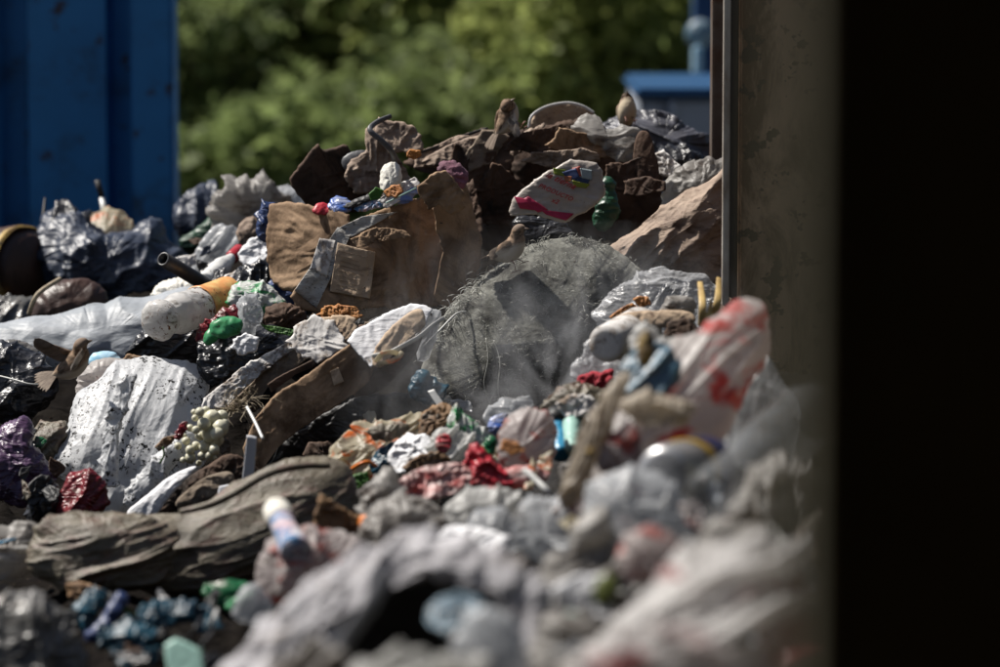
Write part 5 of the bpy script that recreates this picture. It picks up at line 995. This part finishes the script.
# grey cloth arch
t = thing('grey_cloth', 'large dark grey cloth arching over a black hollow at the bottom edge', 'cloth', P(400, 620, 6))
bag('cloth_body', [(196, 710), (226, 668), (262, 628), (304, 588), (350, 558), (394, 544), (440, 542), (448, 560), (424, 576), (384, 588), (350, 612), (322, 656), (296, 710)], 'cloth', None, None, d=5.85, depth=24, cr=7, crs=46, fo=5, fos=50, fst=(.5, 1.6), fang=.7, parent=t, tilt=.9, c=(320, 622), rag=3)
bag('cloth_shoulder', [(400, 552), (440, 541), (486, 546), (524, 566), (550, 602), (564, 650), (568, 712), (542, 712), (534, 660), (512, 612), (470, 584), (420, 574)], 'cloth', None, None, d=5.8, depth=20, cr=7, crs=40, fo=4, fos=44, parent=t, tilt=.8, c=(500, 590), rag=3)
bag('arch_shade', [(300, 720), (336, 620), (380, 582), (430, 566), (480, 574), (522, 606), (548, 720)], 'dark', None, None, d=5.95, depth=6, slab=True, cr=5, crs=40, parent=t, tilt=-.1)  # black backing that paints the shade inside the arch
bag('plastic_bag', [(424, 616), (440, 600), (466, 596), (486, 606), (488, 624), (466, 634), (436, 630)], 'bgrey', 'blue grey glossy bag inside the black hollow', d=5.7, depth=3, slab=True, film=True, cr=7, crs=24, fo=5, fos=30, rag=4, tilt=1)
bag('plastic_bag', [(452, 640), (470, 620), (500, 612), (524, 630), (530, 680), (470, 690)], 'hazy', 'cloudy grey film on the right border of the black hollow', d=5.5, depth=12, cr=5, crs=24)
tube('strap', [(318, 690, 5.2), (344, 640, 5.3), (370, 604, 5.4), (384, 572, 5.5)], 9, F['hose'], label='thick black strap running up to the grey cloth', cat='strap', flat=.4)
bag('plastic_bag', [(262, 710), (280, 670), (304, 646), (326, 642), (334, 660), (326, 690), (316, 716)], 'grime', 'pale grimy bag on the bottom edge left of the black strap', d=5.2, depth=14, cr=10, crs=30, fo=9, fos=34, fst=(.5, 1.6), fang=.9, rag=4)
bag('plastic_bag', [(350, 710), (362, 672), (390, 648), (420, 650), (440, 660), (466, 654), (486, 672), (496, 720)], 'white', 'bright white bag on the bottom edge right of the black strap', d=5.1, depth=16, cr=12, crs=34, fo=11, fos=36, fst=(.5, 1.6), fang=.4, rag=5)

# ------------------------------------------------------------------ right side
bag('plastic_sheet', [(596, 320), (606, 296), (626, 280), (654, 270), (690, 272), (712, 280), (722, 300), (712, 322), (680, 334), (640, 336), (606, 334)], 'clear', 'clear crinkled film over dark litter left of the wall', 'plastic sheet', d=9.35, depth=18, cr=6, crs=26, fo=3, fos=40)
bag('plastic_bag', [(610, 326), (630, 300), (660, 284), (700, 290), (712, 312), (690, 330), (640, 340)], 'black', 'dark bag under the clear crinkled film', d=9.5, depth=12, cr=5, crs=20)
for q, (p, l) in enumerate([([(634, 300), (640, 296), (648, 298), (650, 304), (640, 308)], 'yellow orange peel lump on the clear crinkled film'), ([(612, 316), (622, 308), (632, 304), (638, 310), (624, 316), (616, 322)], 'stringy orange peel left of the peel lump')]): bag('peel', p, 'peel', l, 'peel', d=9.15, depth=4, cr=2.4, crs=6, rag=3)
bag('paper_scrap', [(660, 312), (668, 300), (680, 298), (694, 302), (692, 314), (672, 318)], 'grime', 'small white and blue packet on the dark bag near the wall', 'packet', d=9.1, depth=6, cr=3, crs=10)
bag('cardboard_scrap', [(608, 324), (624, 312), (662, 311), (690, 311), (698, 320), (684, 328), (660, 326), (630, 332)], 'cardp', 'bent beige cardboard strip above the grey paper disc', 'cardboard', d=8.9, depth=4, cr=2, crs=24, slab=True, tilt=.8)
bag('cardboard_scrap', [(664, 340), (668, 324), (690, 318), (696, 330), (684, 344)], 'cardd', 'dark underside of bent cardboard near the wall', 'cardboard', d=8.85, depth=3, cr=2, crs=14)
t = thing('paper_cup', 'grey paper cup lying with its round base to the viewer', 'cup', P(607, 344, 8.9)); lathe('cup_body', (606, 344, 8.78), (640, 330, 9.0), [(0, 12), (.005, 18), (.03, 19), (1, 24)], F['paper'], t)
bag('plastic_sheet', [(570, 372), (584, 354), (596, 340), (602, 362), (618, 370), (604, 380), (580, 384)], 'clear', 'clear film under the grey paper cup', 'plastic sheet', d=8.95, depth=8, cr=5, crs=14)
for q, (a, b_) in enumerate([((702, 326, 8.8), (700, 282, 8.9)), ((714, 318, 8.85), (719, 278, 8.95)), ((706, 324, 8.8), (711, 302, 8.9))]):
    tube('yellow_stalk', [a, ((a[0] + b_[0]) / 2 + 1.5, (a[1] + b_[1]) / 2, a[2]), b_], [4.2, 3.6, 2.6], F['yell'], label=['leftmost yellow stalk upright beside the wall edge', 'rightmost yellow stalk touching the wall edge', 'middle short yellow stalk between its two neighbours'][q], cat='stalk', group='yellow stalks by the wall', flat=.3)
t = thing('carrier_bag', 'big white carrier bag with red print rising to a peak at the wall', 'plastic bag', P(690, 420, 7.4))
bag('bag_body', [(560, 500), (572, 470), (592, 430), (612, 396), (640, 368), (668, 350), (700, 334), (726, 320), (746, 308), (760, 318), (766, 344), (756, 376), (742, 400), (730, 430), (706, 456), (660, 476), (600, 500), (572, 512)], 'redp', None, None, d=7.4, depth=30, cr=2.5, crs=60, fo=4.5, fos=56, fst=(.35, 1.9), fang=.75, rag=1.2, lump=4, tilt=.8, parent=t, c=(672, 408), octs=3)
bag('twisted_handle', [(556, 502), (566, 468), (584, 428), (602, 398), (622, 372), (634, 376), (620, 404), (602, 444), (584, 488), (570, 508)], 'beige', None, None, d=7.1, depth=9, cr=1.2, crs=30, fo=2, fos=22, fst=(.3, 1.8), fang=1.1, rag=1, parent=t)
bag('white_cap', [(626, 344), (636, 322), (650, 320), (660, 336), (676, 344), (668, 352), (640, 356)], 'white', None, None, d=7.6, depth=9, cr=4, crs=14, parent=t)
bag('plastic_bag', [(622, 384), (628, 354), (642, 340), (664, 344), (676, 362), (674, 388), (654, 402), (632, 400)], 'bgrey', 'grey blue packet tucked in the neck of the carrier bag', d=7.2, depth=12, cr=5, crs=18)
bag('plastic_scrap', [(636, 356), (640, 336), (650, 328), (656, 344), (650, 362), (642, 368)], 'ochre', 'mustard yellow wrapper in the neck of the carrier bag', 'wrapper', d=6.95, depth=5, cr=2, crs=12)
bag('plastic_bag', [(620, 404), (640, 392), (664, 396), (690, 400), (700, 412), (676, 424), (640, 424)], 'beige', 'cream ruffled film lying on the front of the carrier bag', d=6.9, depth=10, cr=5, crs=18, fo=3, fos=20)
bag('plastic_bag', [(720, 440), (728, 400), (744, 376), (764, 352), (784, 380), (790, 430), (780, 470), (740, 470)], 'hazy', 'murky film hanging between the carrier bag and the wall', d=7.5, depth=16, cr=6, crs=30)
bag('plastic_bag', [(596, 450), (612, 434), (632, 426), (640, 440), (636, 462), (614, 470), (598, 466)], 'pink', 'small smeared bag with a yellow spot left of the tin', d=7.1, depth=10, cr=4, crs=14)
bag('sticker', [(585, 452), (588, 447), (595, 449), (594, 456), (587, 457)], 'ochre', 'round yellow sticker among the blurred bags', 'sticker', d=6.95, depth=2, cr=.3)
t = thing('food_tin', 'round grey tin with a gold and navy rim, tilted to the left', 'tin', P(680, 476, 6.9))
lathe('tin_body', (664, 474, 6.7), (700, 470, 7.0), [(0, 20), (.02, 28), (.2, 31), (1, 32)], F['metalg'], t, dent=.8); lathe('gold_band', (683, 472, 6.85), (690, 471, 6.9), [(0, 32.2), (.1, 33.5), (.9, 33.5), (1, 32.2)], F['gold'], t, open_end=True); lathe('navy_band', (691, 471, 6.91), (704, 469, 7.02), [(0, 32.6), (.05, 34), (.95, 34), (1, 32.6)], F['nblue'], t, open_end=True)
t = thing('plastic_bottle', 'large clear bottle lying against the dark door edge', 'bottle', P(770, 450, 6.6))
lathe('bottle_body', (706, 500, 6.3), (812, 410, 6.9), [(0, 12), (.01, 24), (.05, 27), (.22, 27), (.3, 22), (.36, 27), (.5, 34), (.9, 36), (1, 30)], F['clearp'], t, dent=1.4, dents=40, seg=64)
bag('plastic_bag', [(728, 520), (742, 480), (770, 466), (800, 462), (824, 480), (826, 520), (800, 540), (760, 550), (736, 540)], 'grime', 'pleated beige film below the clear bottle', d=6.3, depth=18, cr=4, crs=26, fo=6, fos=28, fst=(1.6, .5))
bag('plastic_bag', [(580, 540), (584, 500), (604, 478), (636, 470), (672, 480), (690, 510), (700, 548), (676, 570), (640, 560), (600, 570)], 'hazy', 'cloudy grey wrap in front of the round tin', d=6.6, depth=26, cr=8, crs=34, fo=4, fos=40)
bag('plastic_bag', [(572, 560), (580, 528), (600, 510), (616, 528), (614, 560), (596, 580), (576, 576)], 'grime', 'beige bag with a dark hollow in the blurred foreground', d=6.5, depth=16, cr=5, crs=24, hol=14)
bag('plastic_bag', [(612, 560), (622, 536), (650, 524), (676, 534), (684, 556), (664, 580), (630, 586)], 'pink', 'crumpled bag with pale red stain in the right foreground', d=6.1, depth=16, cr=5, crs=24)
bag('plastic_bag', [(690, 540), (710, 520), (744, 520), (768, 540), (764, 570), (730, 580), (700, 570)], 'grime', 'dull beige bag under the pleated film', d=6.0, depth=14, cr=5, crs=26)
bag('packaging_tray', [(548, 606), (552, 588), (580, 578), (604, 578), (614, 596), (608, 616), (570, 624), (552, 618)], 'paperc', 'white food tray with a green edge in the right foreground', 'tray', d=5.9, depth=9, cr=3, crs=26, tilt=.7)
bag('green_edge', [(552, 622), (566, 612), (582, 614), (580, 624), (560, 630)], 'mint', 'small mint scrap under the white food tray', 'scrap', d=5.75, depth=4, cr=2, crs=10)
bag('olive_cap', [(594, 600), (596, 580), (608, 574), (620, 584), (614, 600), (602, 608)], 'olive', 'olive green scrap beside the white food tray', 'scrap', d=5.7, depth=7, cr=2, crs=14)
bag('plastic_bag', [(536, 590), (540, 566), (560, 556), (580, 566), (582, 584), (562, 596)], 'grime', 'small beige bag between the grey cloth and the white tray', d=6.1, depth=12, cr=5, crs=18)
t = thing('carrier_bag', 'huge blurred white carrier bag with maroon print in the bottom right', 'plastic bag', P(690, 620, 5.3))
bag('bag_body', [(556, 720), (572, 660), (606, 620), (650, 584), (700, 556), (750, 540), (790, 548), (822, 580), (840, 640), (840, 720)], 'mar', None, None, d=5.3, depth=44, cr=8, crs=60, fo=9, fos=70, fst=(.5, 1.8), fang=.5, lump=8, tilt=.85, parent=t)
bag('bag_fold', [(560, 700), (590, 650), (640, 630), (700, 626), (730, 650), (700, 690), (640, 720)], 'mar', None, None, d=4.9, depth=14, cr=6, crs=40, fo=5, fos=40, parent=t)
bag('plastic_bag', [(530, 640), (548, 616), (580, 610), (600, 624), (590, 650), (556, 690), (530, 690)], 'grime', 'grubby bag wedged between the grey cloth and the huge carrier bag', d=5.5, depth=16, cr=6, crs=26)
bag('plastic_bag', [(786, 560), (800, 520), (830, 510), (850, 560), (850, 680), (800, 690)], 'mud', 'dull brown sack in the shade of the dark door', d=5.8, depth=16, cr=5, crs=30)

# ------------------------------------------------------------------ small litter between the larger things
def scatter(n, region, mats, name, cat, label, group, size, seed, cr=.35, off=0.):
    rg = np.random.default_rng(seed)
    for q in range(n):
        x, y = region(rg); s = size * (.55 + rg.random() * .9); m = mats[rg.integers(0, len(mats))]
        k = rg.integers(4, 8); a0 = rg.random() * 6.3; el_ = .3 + .5 * rg.random(); th = rg.random() * 3.14; s *= 1.25
        pts = []
        for j in range(k):
            a = a0 + j / k * 6.283; r_ = s * (.45 + .9 * rg.random()); px, py = r_ * math.cos(a), r_ * el_ * math.sin(a)
            pts.append((x + px * math.cos(th) - py * math.sin(th), y + px * math.sin(th) * .8 + py * math.cos(th)))
        blob(name, pts, F[m], d=dep(x, y) + .04 + off + rg.uniform(-.05, .05), depth=s * .1, prof=8, slab=True, cr=s * cr * 1.1, crs=s * 1.1, smooth=0, tilt=.3 + .7 * rg.random(), tx=rg.uniform(-1, 1), label=label, cat=cat, group=group, n=60, rings=12, rag=2.5, octs=3)
U_ = lambda x0, x1, y0, y1: (lambda r: (r.uniform(x0, x1), r.uniform(y0, y1)))
scatter(22, U_(560, 800, 470, 670), ['white', 'grime', 'hazy', 'grime', 'grey', 'white'], 'plastic_scrap', 'scrap', 'small crumpled scrap of whitish film among the blurred front litter', 'whitish film scraps in the front right', 17, 21)
scatter(24, U_(360, 600, 395, 490), ['white', 'grime', 'hazy', 'paper', 'cream'], 'plastic_scrap', 'scrap', 'small pale scrap of film or paper in the middle litter', 'pale scraps in the middle litter', 11, 22)
scatter(18, U_(0, 260, 590, 670), ['black', 'greyg', 'cardd', 'dark', 'teal', 'navy'], 'dark_scrap', 'scrap', 'small dark scrap in the shaded bottom left litter', 'dark scraps in the bottom left', 14, 23)
scatter(12, U_(0, 62, 390, 520), ['black', 'cardd', 'mud', 'dark'], 'dark_scrap', 'scrap', 'small dark scrap around the speckled white bag', 'dark scraps around the speckled bag', 12, 24, off=.12)
scatter(20, U_(180, 290, 240, 340), ['grime', 'black', 'paper', 'cardd', 'hazy', 'kraft', 'navy'], 'litter_scrap', 'scrap', 'small mixed scrap left of the big carton', 'mixed scraps left of the big carton', 9, 25, off=.06)
scatter(30, U_(210, 480, 320, 500), ['cardd', 'black', 'cardg', 'dark', 'soil'], 'dark_scrap', 'scrap', 'small dark scrap around the tilted open carton', 'dark scraps around the tilted carton', 11, 26, off=.18)
scatter(26, U_(600, 740, 280, 350), ['grime', 'cardd', 'kraft', 'paper', 'hazy', 'black'], 'litter_scrap', 'scrap', 'small mixed scrap near the foot of the wall', 'mixed scraps near the wall', 9, 27)
scatter(14, U_(300, 420, 290, 350), ['cardd', 'cardg', 'black', 'leafb'], 'dark_scrap', 'scrap', 'small brown scrap between the two cartons', 'brown scraps between the cartons', 8, 29, off=.03)
scatter(24, U_(560, 780, 390, 560), ['grime', 'white', 'hazy', 'pink', 'cream'], 'plastic_scrap', 'scrap', 'small pale scrap around the red printed carrier bag', 'pale scraps around the carrier bag', 14, 30)
# fine crumbs nobody could count
rg = np.random.default_rng(77); V = []; Fc = []
bpy.context.view_layer.update(); dg = bpy.context.evaluated_depsgraph_get()
for q in range(7500):
    x = rg.uniform(-20, 770); y = rg.uniform(180, 660)
    if rg.random() < .5: x, y = rg.uniform(40, 480), rg.uniform(290, 500)
    dr = Vector(P(x, y, 1.0) - np.array([0, 0, CZ])).normalized()
    ok, loc, nor, _, ob, _ = sc.ray_cast(dg, Vector((0, 0, CZ)) + dr * 3.5, dr, distance=11)
    if not ok or loc.y > 12.5 or nor.z < .05 or ob.name.startswith(('wall', 'concrete', 'door', 'steel', 'dark_joint', 'body', 'wing')) or fbm(np.array([[loc.x * 4, loc.y * 4, loc.z * 4]]), 2, 5)[0] < -.05: continue
    p = np.array(loc); s = K * loc.y * rg.choice([.5, .7, .9, 1.5], p=[.4, .3, .2, .1]); a = rg.normal(size=(3, 3)) * s; o = len(V)
    V += [p, p + a[0], p + a[1], p + a[2] * .5]; Fc += [(o, o + 1, o + 2), (o, o + 2, o + 3), (o, o + 3, o + 1), (o + 1, o + 3, o + 2)]
tag(mesh('litter_crumbs', np.array(V), Fc, F['cardd']), 'fine dark brown crumbs of litter strewn over the heap', 'litter', kind='stuff')

# ------------------------------------------------------------------ steam
m = bpy.data.materials.new('steam'); m.use_nodes = True; nt = m.node_tree; nt.nodes.remove(nt.nodes['Principled BSDF']); L = nt.links.new
pv = N(nt, 'VolumePrincipled'); pv.inputs['Color'].default_value = (.86, .87, .9, 1); pv.inputs['Anisotropy'].default_value = .3
tc = N(nt, 'TexCoord'); nz = N(nt, 'TexNoise'); nz.inputs['Scale'].default_value = 4.2; nz.inputs['Detail'].default_value = 6; nz.inputs['Roughness'].default_value = .62; nz.inputs['Distortion'].default_value = 1.8; ms_ = N(nt, 'Mapping'); ms_.inputs['Rotation'].default_value = (0, .6, 0); ms_.inputs['Scale'].default_value = (1.5, 1, .75); L(tc.outputs['Object'], ms_.inputs[0]); L(ms_.outputs[0], nz.inputs['Vector'])
gr = N(nt, 'VectorMath', operation='LENGTH'); mp = N(nt, 'Mapping'); mp.inputs['Scale'].default_value = (1.7, 4.5, 2.3); L(tc.outputs['Object'], mp.inputs[0]); L(mp.outputs[0], gr.inputs[0])
fo_ = N(nt, 'MapRange'); L(gr.outputs['Value'], fo_.inputs[0]); fo_.inputs[1].default_value = 1; fo_.inputs[2].default_value = .15
tn = N(nt, 'MapRange'); L(nz.outputs[0], tn.inputs[0]); tn.inputs[1].default_value = .46; tn.inputs[2].default_value = .72; tn.inputs[4].default_value = 4.2
mu = N(nt, 'Math', operation='MULTIPLY'); L(fo_.outputs[0], mu.inputs[0]); L(tn.outputs[0], mu.inputs[1]); L(mu.outputs[0], pv.inputs['Density']); L(pv.outputs[0], nt.nodes['Material Output'].inputs['Volume'])
c = P(552, 374, 9.25); me_ = boxm('steam', c[0] - .6, c[0] + .6, c[1] - .23, c[1] + .23, c[2] - .40, c[2] + .38, m, bev=0)
tag(me_, 'thin white steam drifting in front of the woven sack', 'steam', kind='stuff')

for o in list(col.objects):
    if o.parent is None and (o.name in ('carton', 'wrapper', 'wrapper.001', 'wrapper.002', 'wrapper.003', 'wrapper.004', 'straw', 'rag') or o.get('category') in ('wrapper', 'rag')):
        q = o.location - Vector((0, 0, CZ)); dd = q.dot(Vector(FW)); px = q.x / dd / K + 500; py = 333.5 - q.dot(Vector(UP)) / dd / K
        if 290 < px < 480 and 150 < py < 290: o.location += q * (.12 / dd)
